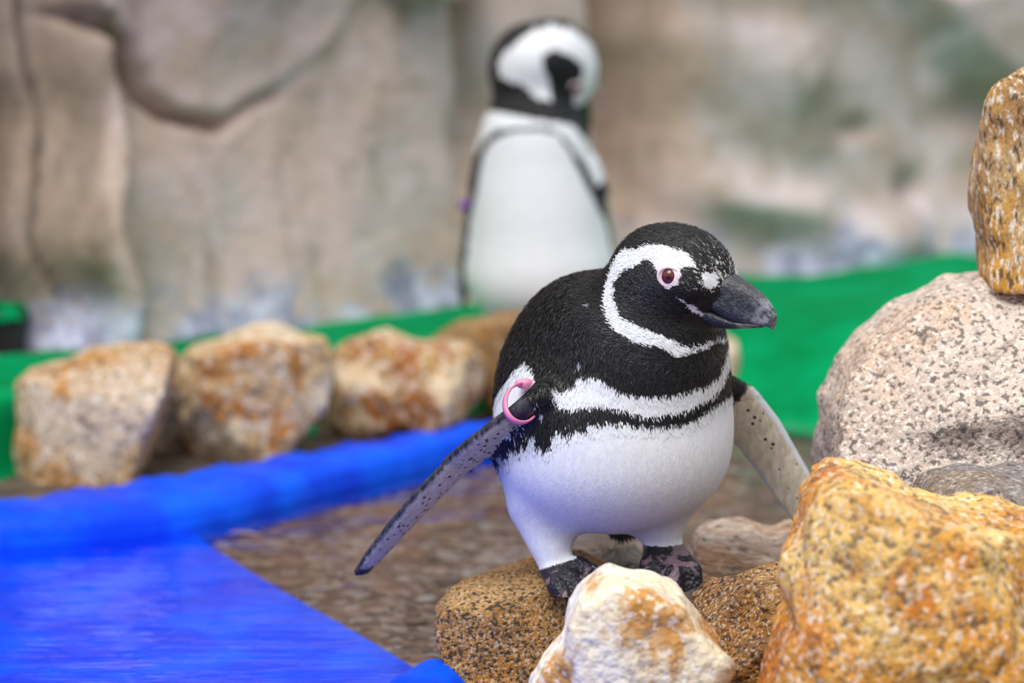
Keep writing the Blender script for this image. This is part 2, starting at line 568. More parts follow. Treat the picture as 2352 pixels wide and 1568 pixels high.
def build_liner():
    m = NT('blue_liner')
    co = m.coord()
    c = m.mix(m.step(m.noise(co, 14, 4, 0.6), 0.35, 0.7), (0.0, 0.050, 0.75), (0.0, 0.115, 0.98))
    c = m.mix(m.math('MULTIPLY', m.step(m.noise(m.coord((1, 3, 1), loc=(2, 2, 2)), 25, 4, 0.6), 0.55, 0.8), 0.4), c, (0.0, 0.14, 0.95))
    mat = m.finish(c, 0.45, m.bump(m.noise(co, 30, 3), 0.25, 0.01), 0.14)
    n = len(CF)
    prof = [(1.04, -0.004), (1.0, 0.020), (0.93, 0.027), (0.5, 0.028), (0.16, 0.027), (0.03, 0.021), (0.0, 0.011), (-0.02, -0.004), (-0.04, -0.018)]
    V = []
    for i in range(n):
        wr = 0.003 * math.sin(i * 0.9) + 0.002 * math.sin(i * 2.3 + 1)
        for (t, z) in prof:
            p = CF[i] + (CB[i] - CF[i]) * t
            V.append((p[0], p[1] + wr * (0.3 + t), z + (wr * 0.5 if z > 0.02 else 0)))
    F = grid_faces(n, len(prof))
    o0 = len(V)
    nu, nv = 70, 50
    for i in range(nu):
        x = -0.82 + i * (0.82 + 0.06) / (nu - 1)
        yt = curb_front(x) + 0.005 if x < -0.342 else 2.85 - (x + 0.342) * 2.1
        for j in range(nv):
            y = 1.55 + (yt - 1.55) * j / (nv - 1)
            V.append((x, y, -0.013 + 0.0015 * math.sin(9 * x + 17 * y)))
    F += [tuple(o0 + q for q in f) for f in grid_faces(nu, nv)]
    # the near corner, turned up over the edge stones
    o0 = len(V)
    c0 = ground(985, 1600, 0.0)
    for i in range(14):
        for j in range(14):
            a, b = i / 13 * 2 - 1, j / 13 * 2 - 1
            r2 = a * a + b * b
            z = 0.030 * max(0, 1 - r2) ** 0.7 + 0.004 * math.sin(5 * a + 3 * b) * max(0, 1 - r2) - 0.012
            V.append((c0[0] + 0.040 * a, c0[1] + 0.03 + 0.05 * b, z))
    F += [tuple(o0 + q for q in f) for f in grid_faces(14, 14)]
    o = mesh_obj('pool_liner', V, F, mat)
    tag(o, 'bright blue plastic liner folded over the pool rim and bed', 'pool liner')


build_liner()


def build_water():
    m = NT('pool_water')
    co = m.coord((1, 1, 1))
    h = m.math('ADD', m.noise(m.coord((6, 15, 9)), 1.0, 3, 0.5), m.math('MULTIPLY', m.noise(m.coord((30, 60, 30)), 1.0, 2, 0.5), 0.12))
    nrm = m.bump(h, 0.30, 0.02)
    fr = m.n('Fresnel', {'IOR': 1.33, 'Normal': nrm}).outputs[0]
    gl = m.n('BsdfGlossy', {'Color': (1, 1, 1, 1), 'Roughness': 0.03, 'Normal': nrm})
    tr = m.n('BsdfTransparent', {'Color': (0.88, 0.93, 0.96, 1)})
    mx = m.n('MixShader', {0: m.math('MULTIPLY', fr, 0.65), 1: tr.outputs[0], 2: gl.outputs[0]})
    m.t.links.new(mx.outputs[0], m.out.inputs[0])
    V = [(-0.8, 1.15, 0), (1.2, 1.15, 0)] + [(x, turf_front(x) - 0.004, 0) for x in np.linspace(1.2, 0.12, 20)] + [(x, curb_front(x) + 0.004, 0) for x in np.linspace(0.08, -0.8, 50)]
    o = mesh_obj('pool_water', V, [tuple(range(len(V)))], m.m, smooth=False)
    tag(o, 'thin rippled clear water over the blue liner and brown bed', 'water', kind='stuff')


build_water()


def build_turf():
    nx, ny = 220, 110
    xs = np.linspace(-0.95, 1.3, nx)
    T = np.linspace(0, 1, ny)
    X, TT = np.meshgrid(xs, T, indexing='ij')
    y0 = turf_front(X) + 0.006 * np.sin(23 * X)
    # the back edge stays short of the wall, and wanders
    y1 = wall_y(X) - 0.075 - 0.13 * sstep(X, 0.28, 0.45) - 0.03 * np.exp(-((X + 0.50) / 0.05) ** 2) + 0.012 * np.sin(11 * X)
    y1 = np.where(X > 0.66, y1 - 0.55 * np.clip(X - 0.66, 0, 1), y1)
    Y = y0 + (y1 - y0) * TT
    P3 = np.stack([X, Y, 0 * X], -1)
    zb = 0.086 + 0.004 * fbm(P3, 7, 3, 9)
    low = np.where(X > 0.2, -0.012, 0.010)
    Z = low + (zb - low) * sstep(Y - y0, 0.0, np.where(X > 0.2, 0.42, 0.10)) + 0.002 * fbm(P3, 40, 2, 3)
    Z += 0.012 * np.exp(-((X - 0.60) / 0.12) ** 2) * TT
    m = NT('green_turf')
    co = m.coord()
    c = m.mix(m.step(m.noise(co, 9, 4, 0.6), 0.35, 0.68), (0.0, 0.21, 0.06), (0.0, 0.31, 0.11))
    c = m.mix(m.math('MULTIPLY', m.step(m.noise(co, 60, 3), 0.5, 0.75), 0.35), c, (0.005, 0.14, 0.04))
    mat = m.finish(c, 0.75, m.bump(m.noise(co, 250, 3, 0.7), 0.6, 0.004), 0.04)
    V = np.stack([X, Y, Z], -1).reshape(-1, 3)
    F = np.array(grid_faces(nx, ny))[:, ::-1]
    o = mesh_obj('turf_carpet', V, F, mat)
    tag(o, 'bright green artificial turf carpet laid along the foot of the rock wall', 'carpet')
    # a scrap of the same turf thrown over a low black block by the pillar
    c0 = at(-5, 745, 3.42)
    nx = 16
    V = []
    for i in range(nx):
        for j in range(nx):
            a, b = i / (nx - 1) * 2 - 1, j / (nx - 1) * 2 - 1
            e = max(abs(a), abs(b))
            V.append((c0[0] + 0.035 * a, c0[1] + 0.04 * b, c0[2] + 0.026 - 0.012 * max(0, e - 0.6) / 0.4 + 0.002 * math.sin(7 * a + 4 * b)))
    top = len(V)
    V += [(x, y, z - 0.006) for (x, y, z) in V]
    g = grid_faces(nx, nx)
    F = g + [tuple(top + q for q in f[::-1]) for f in g]
    ring = [i * nx for i in range(nx)] + [(nx - 1) * nx + j for j in range(1, nx)] + [i * nx + nx - 1 for i in range(nx - 2, -1, -1)] + list(range(nx - 2, 0, -1))
    F += [(ring[k], ring[(k + 1) % len(ring)], top + ring[(k + 1) % len(ring)], top + ring[k]) for k in range(len(ring))]
    tag(mesh_obj('turf_scrap', V, F, mat, loc=c0), 'small scrap of green turf draped over a black block beside the brown pillar', 'carpet')
    zt = float(c0[2]) + 0.019
    zb = 0.055
    V = [(c0[0] + sx * w, c0[1] + sy * w * 1.1, z) for (w, z) in ((0.031, zb), (0.033, zb + 0.004), (0.033, zt - 0.004), (0.03, zt)) for sx, sy in ((-1, -1), (1, -1), (1, 1), (-1, 1))]
    F = grid_faces(4, 4, True) + [(3, 2, 1, 0), (12, 13, 14, 15)]
    tag(mesh_obj('rubber_block', V, F, plain('black_rubber', (0.012, 0.012, 0.012), 0.7), loc=(c0[0], c0[1], zb), smooth=False), 'low black block under a scrap of green turf', 'block')


build_turf()


def build_leaf():
    c = ground(565, 1226, -0.004)
    V, n = [], 9
    for i in range(n):
        t = i / (n - 1)
        w = 0.006 * math.sin(math.pi * min(1, 0.08 + 0.9 * t)) ** 0.8
        for j in (-1, 0, 1):
            V.append((c[0] - 0.017 + 0.034 * t, c[1] + j * w, c[2] + 0.0012 * abs(j) + 0.001 * math.sin(5 * t)))
    o = mesh_obj('fallen_leaf', V, grid_faces(n, 3), plain('yellow_leaf', (0.50, 0.30, 0.06), 0.5), loc=c)
    tag(o, 'small yellow leaf floating in the shallow water', 'leaf')


build_leaf()

# ------------------------------------------------------------------ stones
M_tan = rock_mat('stone_tan', (0.50, 0.285, 0.10), (0.36, 0.18, 0.05), (0.43, 0.18, 0.022), (0.022, 0.022, 0.016), grain=380, dark_amt=1.0, seed=1.0, light_amt=0.28)
M_pale = rock_mat('stone_pale', (0.92, 0.86, 0.74), (0.86, 0.74, 0.52), (0.62, 0.30, 0.07), (0.30, 0.26, 0.24), grain=150, stain_scale=13, stain_lo=0.49, stain_hi=0.60, dark_amt=0.15, seed=2.6)
M_ochre = rock_mat('stone_ochre', (0.84, 0.54, 0.17), (0.68, 0.31, 0.045), (0.55, 0.17, 0.010), (0.13, 0.085, 0.05), grain=190, stain_scale=9, dark_amt=0.7, seed=3.3, light_amt=0.5)
M_brown = rock_mat('stone_brown', (0.46, 0.25, 0.08), (0.24, 0.105, 0.028), (0.36, 0.15, 0.022), (0.03, 0.02, 0.014), grain=330, stain_scale=18, dark_amt=0.9, seed=4.1, light_amt=0.35)
M_granite = rock_mat('stone_granite', (0.72, 0.585, 0.49), (0.62, 0.49, 0.41), (0.70, 0.50, 0.37), (0.10, 0.085, 0.08), grain=260, stain_scale=10, dark_amt=0.8, seed=5.2, bump=0.9, light_amt=0.75)
M_grey = rock_mat('stone_grey', (0.27, 0.235, 0.225), (0.23, 0.195, 0.185), (0.25, 0.18, 0.13), (0.06, 0.055, 0.06), grain=230, dark_amt=0.5, seed=6.0, light_amt=0.3)
M_pink = rock_mat('stone_pink', (0.62, 0.53, 0.46), (0.54, 0.40, 0.32), (0.50, 0.29, 0.17), (0.10, 0.085, 0.09), grain=150, stain_scale=12, dark_amt=0.4, seed=7.4, stretch=(0.5, 0.6, 2.2), light_amt=0.4)
M_tall = rock_mat('stone_tall', (0.66, 0.45, 0.22), (0.42, 0.23, 0.09), (0.64, 0.31, 0.04), (0.06, 0.04, 0.035), grain=200, stain_scale=12, dark_amt=0.7, seed=8.8, stretch=(1.4, 1.4, 0.5))
M_far1 = rock_mat('stone_far_tan', (0.60, 0.46, 0.33), (0.48, 0.30, 0.14), (0.48, 0.21, 0.035), (0.09, 0.07, 0.06), grain=130, stain_scale=11, dark_amt=0.55, seed=9.3, light_amt=0.45)
M_far2 = rock_mat('stone_far_pale', (0.72, 0.58, 0.40), (0.58, 0.38, 0.18), (0.46, 0.18, 0.03), (0.10, 0.08, 0.07), grain=100, stain_scale=13, stain_lo=0.5, stain_hi=0.6, dark_amt=0.45, seed=10.7, light_amt=0.45)
M_far3 = rock_mat('stone_far_rust', (0.70, 0.53, 0.33), (0.46, 0.26, 0.09), (0.36, 0.125, 0.022), (0.07, 0.05, 0.04), grain=100, stain_scale=15, stain_lo=0.47, stain_hi=0.58, dark_amt=0.45, seed=12.1, light_amt=0.45)

M_dark = rock_mat('stone_wet_brown', (0.22, 0.17, 0.13), (0.16, 0.12, 0.09), (0.18, 0.11, 0.06), (0.05, 0.045, 0.04), grain=150, seed=14.0, light_amt=0.05, rough=0.4)  # only for the stones added in the shaded gaps of the row
G_ROW = 'edging stones between the pool and the turf'
G_PILE = 'stones piled under and beside the front penguin'
rock('edging_stone', 'squarish tan stone with orange upper edge, at the pillar end of the row', [(28, 880), (60, 852), (150, 832), (205, 806), (330, 797), (375, 805), (397, 832), (390, 870), (370, 940), (345, 1020), (322, 1085), (315, 1108), (230, 1118), (120, 1128), (40, 1134), (24, 1110), (30, 1000)], 2.99, 0.055, M_far1, G_ROW, seed=3, nf=1, planes=((200, 838, -0.03, (0.05, -0.30, 1)), (200, 960, -0.046, (-0.12, -1, 0.06)), (60, 960, -0.03, (-1, -0.7, 0))), h=0.004, kr=0.006, amp=0.003)
rock('edging_stone', 'large cream and rust mottled boulder in the row, with a peaked top', [(392, 840), (430, 802), (500, 786), (560, 766), (620, 756), (660, 770), (740, 778), (765, 815), (763, 880), (755, 935), (715, 985), (660, 1038), (600, 1053), (520, 1067), (420, 1066), (382, 1045), (372, 1012), (385, 960), (408, 900)], 3.115, 0.06, M_far2, G_ROW, seed=5, nf=5, h=0.004, kr=0.007, amp=0.0035)
rock('edging_stone', 'two-lobed rusty brown stone in the row, before the back penguin', [(763, 830), (775, 795), (810, 775), (870, 759), (920, 775), (965, 788), (1080, 797), (1106, 830), (1108, 905), (1065, 955), (1000, 980), (962, 994), (930, 978), (850, 994), (795, 992), (763, 955), (775, 880)], 3.25, 0.055, M_far3, G_ROW, seed=8, nf=5, h=0.004, carve=(((930, 770), (955, 1000), -0.075, 0.026, 0.02),))
rock('added_gap_stone', 'brown wet stone added in the shaded gap between squarish tan stone and large cream boulder', [(330, 890), (370, 868), (410, 872), (440, 900), (450, 1040), (400, 1075), (330, 1085), (305, 1060)], 3.12, 0.035, M_dark, None, seed=15, nf=3, h=0.004)  # added stone, stands in for the shadow between the two rocks
rock('added_gap_stone', 'brown wet stone added in the shaded gap before the two-lobed rusty stone', [(735, 830), (765, 806), (800, 810), (812, 850), (805, 980), (770, 1010), (725, 1005), (720, 900)], 3.27, 0.03, M_dark, None, seed=16, nf=3, h=0.004)  # another added stone in place of a shadowed gap
rock('edging_stone', 'sandy stone at the feet of the back penguin', [(985, 800), (1010, 770), (1060, 746), (1130, 728), (1200, 718), (1290, 722), (1330, 780), (1315, 930), (1250, 975), (1130, 970), (1100, 860)], 3.37, 0.05, M_tan, G_ROW, seed=9, nf=4, h=0.004)
rock('edging_stone', 'ochre stone at the turf end of the row, behind the front penguin', [(1430, 790), (1470, 745), (1560, 728), (1650, 738), (1688, 765), (1694, 815), (1688, 900), (1640, 965), (1470, 960)], 3.42, 0.05, M_far1, G_ROW, seed=12, nf=4, h=0.004)

rock('pile_stone', 'tan speckled block under the foot beside the blue liner', [(998, 1392), (1012, 1371), (1100, 1337), (1180, 1316), (1250, 1300), (1340, 1305), (1420, 1345), (1430, 1500), (1400, 1660), (1110, 1665), (1045, 1600), (1012, 1480), (1000, 1425)], 2.245, 0.06, M_tan, G_PILE, seed=21, nf=2, planes=((1150, 1398, -0.048, (-0.08, -0.42, 1)), (1150, 1460, -0.050, (-0.12, -1, 0.10))), h=0.003, kr=0.006, amp=0.003)
rock('pile_stone', 'cream coloured pointed stone with orange rim, before the penguin feet', [(1378, 1304), (1398, 1294), (1440, 1305), (1500, 1328), (1562, 1356), (1592, 1400), (1640, 1458), (1672, 1492), (1676, 1590), (1660, 1840), (1240, 1840), (1210, 1640), (1216, 1580), (1242, 1528), (1290, 1470), (1302, 1400), (1332, 1342)], 2.0, 0.055, M_pale, G_PILE, seed=33, nf=5, h=0.003, amp=0.003)
rock('pile_stone', 'dark brown pitted stone wedged between cream stone and large ochre boulder', [(1600, 1400), (1628, 1356), (1700, 1341), (1800, 1318), (1850, 1350), (1870, 1450), (1800, 1560), (1790, 1720), (1640, 1720), (1595, 1560)], 2.11, 0.055, M_brown, G_PILE, seed=41, nf=4, h=0.003, amp=0.005, freq=34, carve=(((1752, 1405), (1850, 1400), -0.055, 0.026, 0.012),))
rock('pile_stone', 'low pinkish banded slab behind the dark brown stone', [(1586, 1262), (1600, 1236), (1640, 1226), (1700, 1222), (1790, 1234), (1860, 1215), (1920, 1240), (1930, 1470), (1595, 1480)], 2.37, 0.06, M_pink, G_PILE, seed=47, nf=1, h=0.003, kr=0.006, amp=0.003)
rock('pile_stone', 'low grey brown stone between the penguin feet', [(1310, 1322), (1360, 1298), (1425, 1270), (1465, 1284), (1500, 1330), (1570, 1380), (1640, 1420), (1650, 1500), (1280, 1510)], 2.30, 0.07, M_grey, G_PILE, seed=51, nf=2, h=0.003)
rock('boulder', 'large ochre orange boulder beside the cream stone', [(1796, 1310), (1800, 1262), (1838, 1222), (1850, 1160), (1880, 1118), (1930, 1097), (2000, 1105), (2060, 1130), (2130, 1165), (2250, 1195), (2352, 1215), (2470, 1250), (2520, 1870), (1700, 1870), (1735, 1570), (1782, 1470), (1832, 1402), (1806, 1375)], 1.96, 0.10, M_ochre, G_PILE, seed=63, nf=4, h=0.0038, amp=0.005, cut=(0.8, 0.98), planes=((2000, 1330, -0.085, (-0.45, -1, 0.25)), (2100, 1300, -0.088, (0.15, -1, 0.35))))
rock('boulder', 'pale speckled granite boulder carrying the tall stone', [(1898, 1005), (1906, 930), (1945, 850), (1990, 790), (2060, 740), (2140, 690), (2200, 646), (2260, 638), (2352, 640), (2500, 660), (2540, 1500), (1930, 1500), (1900, 1100)], 2.32, 0.10, M_granite, G_PILE, seed=71, nf=3, h=0.0038, amp=0.004, cut=(0.85, 1.0), carve=(((2110, 1035), (2420, 1040), -0.105, 0.018, 0.014),))
rock('boulder', 'grey stone lying between granite and ochre boulders', [(2105, 1150), (2125, 1112), (2160, 1094), (2240, 1086), (2352, 1096), (2470, 1110), (2480, 1640), (2120, 1640)], 2.13, 0.06, M_grey, G_PILE, seed=77, nf=3, h=0.0038)
rock('upright_stone', 'tall narrow orange streaked stone standing on the granite boulder', [(2238, 400), (2244, 300), (2260, 222), (2288, 166), (2352, 150), (2420, 165), (2470, 400), (2455, 655), (2270, 660), (2264, 600), (2254, 520), (2242, 460)], 2.33, 0.05, M_tall, None, seed=83, nf=4, h=0.0035)

# ------------------------------------------------------------------ penguins
class Body:
    """one continuous skin grown from blended volumes on a grid"""
    def __init__(self, lo, hi, h):
        self.h, self.lo = h, np.asarray(lo, float)
        n = np.ceil((np.asarray(hi) - self.lo) / h).astype(int) + 1
        self.n = n
        self.ax = [(self.lo[i] + h * np.arange(n[i])).astype(np.float32) for i in range(3)]
        self.V = np.full(tuple(n), 0.5, np.float32)

    def add(self, fn, c, r, k):
        c, r = np.asarray(c, float), np.asarray(r, float) + k + 2 * self.h
        a = np.clip(np.floor((c - r - self.lo) / self.h).astype(int), 0, self.n - 1)
        b = np.clip(np.ceil((c + r - self.lo) / self.h).astype(int) + 1, 1, self.n)
        sl = tuple(slice(a[i], b[i]) for i in range(3))
        P = np.stack(np.meshgrid(*[self.ax[i][sl[i]] for i in range(3)], indexing='ij'), -1)
        self.V[sl] = smin(self.V[sl], fn(P).astype(np.float32), k)

    def ell(self, c, rad, R=None, k=0.02):
        c, rad = np.asarray(c, np.float32), np.asarray(rad, np.float32)
        R = np.eye(3, dtype=np.float32) if R is None else np.asarray(R, np.float32)
        self.add(lambda P: f_ell(P, c, rad, R), c, [max(rad)] * 3, k)

    def cone(self, a, b, ra, rb, k=0.015):
        a, b = np.asarray(a, np.float32), np.asarray(b, np.float32)
        self.add(lambda P: f_cone(P, a, b, ra, rb), (a + b) / 2, np.abs(b - a) / 2 + max(ra, rb), k)

    def sheet(self, S, k=0.01):
        C = S[0]
        self.add(lambda P: f_sheet(P, S)[0], (C.min(0) + C.max(0)) / 2, (C.max(0) - C.min(0)) / 2 + S[2].max(), k)


def f_ell(P, c, rad, R):
    q = (P - c) @ R.T
    k0 = np.linalg.norm(q / rad, axis=-1)
    k1 = np.linalg.norm(q / rad ** 2, axis=-1) + 1e-9
    return k0 * (k0 - 1) / k1


def f_cone(P, a, b, ra, rb):
    t = np.clip(((P - a) @ (b - a)) / ((b - a) @ (b - a)), 0, 1)
    return np.linalg.norm(P - a - t[..., None] * (b - a), axis=-1) - (ra + t * (rb - ra))


def f_sheet(P, S):
    """a blade: centre line C, chord directions D, half chords A, half thickness T; also returns (along, across, face)"""
    C, D, A, T = S
    best = np.full(P.shape[:-1], 1e9, np.float32)
    u, w, s, al = [np.zeros(P.shape[:-1], np.float32) for _ in range(4)]
    aa, tt = np.ones_like(u), np.ones_like(u)
    for i in range(len(C) - 1):
        e = C[i + 1] - C[i]
        L2 = e @ e
        tr = ((P - C[i]) @ e) / L2
        t = np.clip(tr, 0, 1)
        q = P - C[i] - t[..., None] * e
        dd = (q * q).sum(-1)
        m = dd < best
        d = D[i] + t[..., None] * (D[i + 1] - D[i])
        d = d / np.linalg.norm(d, axis=-1, keepdims=True)
        ax = e / math.sqrt(L2)
        d = d - (d @ ax)[..., None] * ax
        d = d / np.linalg.norm(d, axis=-1, keepdims=True)
        nn = np.cross(ax, d)
        best = np.where(m, dd, best)
        u = np.where(m, (q * d).sum(-1), u)
        w = np.where(m, (q * nn).sum(-1), w)
        s = np.where(m, q @ ax, s)
        al = np.where(m, (i + t) / (len(C) - 1), al)
        aa = np.where(m, A[i] + t * (A[i + 1] - A[i]), aa)
        tt = np.where(m, T[i] + t * (T[i + 1] - T[i]), tt)
    # thick leading edge (u<0), thin trailing edge
    th = tt * np.clip(1.0 - 0.28 * u / aa, 0.5, 1.3)
    k0 = np.sqrt((u / aa) ** 2 + (w / th) ** 2 + (s / th) ** 2) + 1e-9
    k1 = np.sqrt((u / aa ** 2) ** 2 + (w / th ** 2) ** 2 + (s / th ** 2) ** 2) + 1e-9
    return k0 * (k0 - 1) / k1, al, u / aa, w


def frame(yaw, pitch, roll=0.0):
    """rows: forward, right, up; yaw turns from facing the camera towards +x"""
    y, p = math.radians(yaw), math.radians(pitch)
    F0 = np.array([math.sin(y), -math.cos(y), 0])
    Z = np.array([0, 0, 1.0])
    F = math.cos(p) * F0 - math.sin(p) * Z
    U = math.sin(p) * F0 + math.cos(p) * Z
    R = np.cross(F, U)
    r = math.radians(roll)
    R, U = math.cos(r) * R + math.sin(r) * U, math.cos(r) * U - math.sin(r) * R
    return np.stack([F, R, U])


def head_volumes(b, c, H, k_neck=0.02, s=1.0):
    w = lambda f, r, u: c + s * (np.array([f, r, u]) @ H)
    b.ell(w(-0.002, 0, 0.008), s * np.array([0.046, 0.042, 0.0395]), H, k_neck)
    b.ell(w(-0.012, 0, -0.015), s * np.array([0.037, 0.044, 0.038]), H, 0.014 * s)
    b.ell(w(0.014, 0, 0.014), s * np.array([0.036, 0.034, 0.034]), H, 0.015 * s)
    b.cone(w(0.012, 0, 0.004), w(0.034, 0, 0.012), 0.036 * s, 0.018 * s, 0.010 * s)
    b.cone(w(0.002, 0, -0.024), w(0.030, 0, -0.018), 0.034 * s, 0.0165 * s, 0.010 * s)
    for r in (-1, 1):
        b.ell(w(0.020, r * 0.027, 0.019), s * np.array([0.020, 0.010, 0.010]), H, 0.012 * s)


UP = [(0.028, 0.015, 0.0015, 0.0215), (0.034, 0.0200, 0.001, 0.0210), (0.042, 0.0270, 0.0, 0.0190), (0.05, 0.0315, -0.0012, 0.0168), (0.058, 0.0306, -0.0022, 0.0142), (0.066, 0.0298, -0.0022, 0.0118), (0.074, 0.0284, 0.0, 0.0100),
      (0.081, 0.0262, 0.0024, 0.0085), (0.087, 0.0232, 0.0044, 0.0070), (0.092, 0.0197, 0.0058, 0.0054), (0.0954, 0.0157, 0.0058, 0.0038), (0.0966, 0.0112, 0.0058, 0.0018)]
LO = [(0.022, 0.0045, -0.0170, 0.0208), (0.030, 0.0040, -0.0165, 0.0204), (0.038, 0.0030, -0.0158, 0.0188), (0.046, 0.0016, -0.0145, 0.0165), (0.056, 0.0004, -0.0118, 0.0136), (0.066, 0.0002, -0.0078, 0.0108), (0.075, 0.0024, -0.0032, 0.0084), (0.083, 0.0050, 0.0008, 0.0062), (0.088, 0.0062, 0.0034, 0.0038)]


def loft(rows, c, H, s, shape=3.2, upper=True, n=28):
    # finer rows by linear blending
    R = []
    for a, b in zip(rows[:-1], rows[1:]):
        for t in (0, 0.34, 0.67):
            R.append([x + (y - x) * t for x, y in zip(a, b)])
    R.append(list(rows[-1]))
    V, Q = [], []
    for (f, ut, ub, hw) in R:
        for j in range(n):
            a = 2 * math.pi * j / n
            cu, cr = math.sin(a), math.cos(a)
            mid, hh = (ut + ub) / 2, (ut - ub) / 2
            uu = mid + hh * math.copysign(abs(cu) ** (2 / shape), cu)
            ww = hw * math.copysign(abs(cr) ** (2 / shape), cr)
            if upper:
                t = (uu - ub) / max(1e-5, ut - ub)
                ww *= 1.0 - 0.42 * max(0, t - 0.25)                    # narrow towards the ridge
                # the groove from the nostril towards the hook
                g = 0.58 - 0.30 * (f - 0.04) / 0.05
                if 0.04 < f < 0.088:
                    ww *= 1 - 0.16 * math.exp(-((t - g) / 0.09) ** 2)
            else:
                t = (uu - ub) / max(1e-5, ut - ub)
                ww *= 0.55 + 0.45 * min(1, t * 1.6)
            V.append(c + s * (np.array([f, ww, uu]) @ H))
            Q.append((f, ww, uu))
    F = grid_faces(len(R), n, True) + [tuple(range(n))[::-1], tuple((len(R) - 1) * n + j for j in range(n))]
    return np.array(V), F, np.array(Q)


# plumage marks, measured on the bird itself: head marks in (forward, up), body marks in (arc round the body, height)
HEAD_OUT = [(0.0281, 0.0355), (0.0159, 0.0385), (0.0079, 0.0383), (0.0, 0.0373), (-0.0112, 0.0336), (-0.0205, 0.0263), (-0.0338, 0.0187), (-0.0361, 0.0122), (-0.0373, 0.0047), (-0.0354, -0.003), (-0.0327, -0.011), (-0.0303, -0.0162), (-0.026, -0.022), (-0.0193, -0.0266), (-0.012, -0.0312), (-0.0029, -0.0349), (0.0075, -0.0361), (0.0181, -0.0366), (0.0268, -0.0348), (0.0362, -0.0356), (0.0431, -0.0371), (0.0481, -0.035), (0.0516, -0.0313), (0.058, -0.0199)]
HEAD_IN = [(0.058, -0.0187), (0.0504, -0.0277), (0.0462, -0.0308), (0.0415, -0.029), (0.035, -0.0271), (0.0286, -0.026), (0.0244, -0.0253), (0.0148, -0.0249), (0.0033, -0.0241), (-0.0068, -0.0236), (-0.0127, -0.0189), (-0.0178, -0.0151), (-0.0227, -0.0079), (-0.0245, -0.0024), (-0.0223, 0.0048), (-0.0187, 0.0104), (-0.0135, 0.0157), (-0.0093, 0.0199), (-0.008, 0.0235), (-0.0039, 0.0245), (0.0016, 0.0222), (0.0076, 0.0194), (0.0114, 0.0149), (0.0158, 0.0112), (0.0211, 0.0121), (0.0254, 0.0174), (0.0251, 0.0236), (0.0229, 0.0281), (0.0254, 0.0315), (0.0313, 0.0324), (0.08, 0.034), (0.08, -0.0187)]
HEAD_LORE = [(0.0357, 0.0305), (0.0402, 0.0309), (0.044, 0.0305), (0.0471, 0.0245), (0.0443, 0.0201), (0.0416, 0.0212), (0.0385, 0.0264)]
HEAD_GAPE = [(0.0265, 0.0066), (0.0325, 0.006), (0.0382, 0.0027), (0.0441, -0.0021), (0.0506, -0.0044), (0.0474, -0.0067), (0.0399, -0.0036), (0.0338, 0.0018)]
BODY_BAND = [(0.0903, 0.051), (0.0868, 0.0465), (0.0824, 0.0487), (0.0763, 0.0526), (0.0715, 0.0598), (0.0627, 0.0595), (0.0573, 0.0614), (0.0523, 0.0588), (0.0426, 0.0545), (0.0356, 0.0501), (0.0197, 0.0471), (0.0062, 0.0465), (-0.0114, 0.0482), (-0.0307, 0.0517), (-0.0475, 0.0577), (-0.0552, 0.0672), (-0.0603, 0.0722), (-0.090, 0.085), (-0.13, 0.075), (-0.095, 0.062), (-0.0664, 0.0587), (-0.0561, 0.0504), (-0.0416, 0.0419), (-0.0248, 0.0368), (-0.0119, 0.0333), (0.0045, 0.031), (0.0152, 0.0303), (0.029, 0.0351), (0.046, 0.0383), (0.0641, 0.0388), (0.0759, 0.0348), (0.0879, 0.0375)]
BODY_BELLY = [(0.172, -0.03), (0.1635, -0.0252), (0.1347, -0.0126), (0.1254, -0.002), (0.1136, 0.0024), (0.1032, 0.007), (0.0918, 0.004), (0.0863, 0.0137), (0.0801, 0.0154), (0.0749, 0.0207), (0.067, 0.0217), (0.06, 0.0255), (0.0546, 0.0224), (0.0481, 0.0272), (0.037, 0.0261), (0.0291, 0.0247), (0.012, 0.0237), (0.0027, 0.0228), (-0.0184, 0.0244), (-0.0326, 0.0299), (-0.0466, 0.0345), (-0.0576, 0.0361), (-0.09, 0.04), (-0.13, 0.02), (-0.15, -0.05), (-0.15, -0.25), (0.16, -0.25), (0.165, -0.1)]
BODY_AXIL = [(0.138, 0.064), (0.123, 0.060), (0.112, 0.052), (0.110, 0.045), (0.113, 0.030), (0.118, 0.018), (0.124, 0.010), (0.14, 0.006), (0.172, 0.004), (0.172, 0.027), (0.162, 0.037), (0.153, 0.046), (0.147, 0.057)]
BODY_WHITE = [BODY_BAND, BODY_BELLY, BODY_AXIL]
HEAD2_OUT = [(0.0355, 0.0191), (0.0357, 0.0307), (0.0302, 0.0416), (0.0121, 0.0487), (-0.0043, 0.0492), (-0.0235, 0.0424), (-0.0391, 0.0296), (-0.0475, 0.0119), (-0.0489, -0.0079), (-0.0448, -0.0269), (-0.0358, -0.0435), (-0.0247, -0.0527), (-0.0133, -0.0541), (-0.0094, -0.0455), (-0.008, -0.0354), (0.0016, -0.0271), (0.01, -0.0207), (0.0128, -0.0115)]
HEAD2_IN = [(0.0072, -0.0074), (-0.0084, -0.0069), (-0.0225, -0.0091), (-0.0294, -0.0063), (-0.0312, 0.008), (-0.0244, 0.0195), (-0.0065, 0.0335), (0.0044, 0.0282), (0.0131, 0.0217), (0.023, 0.0149), (0.07, 0.016), (0.07, -0.01)]
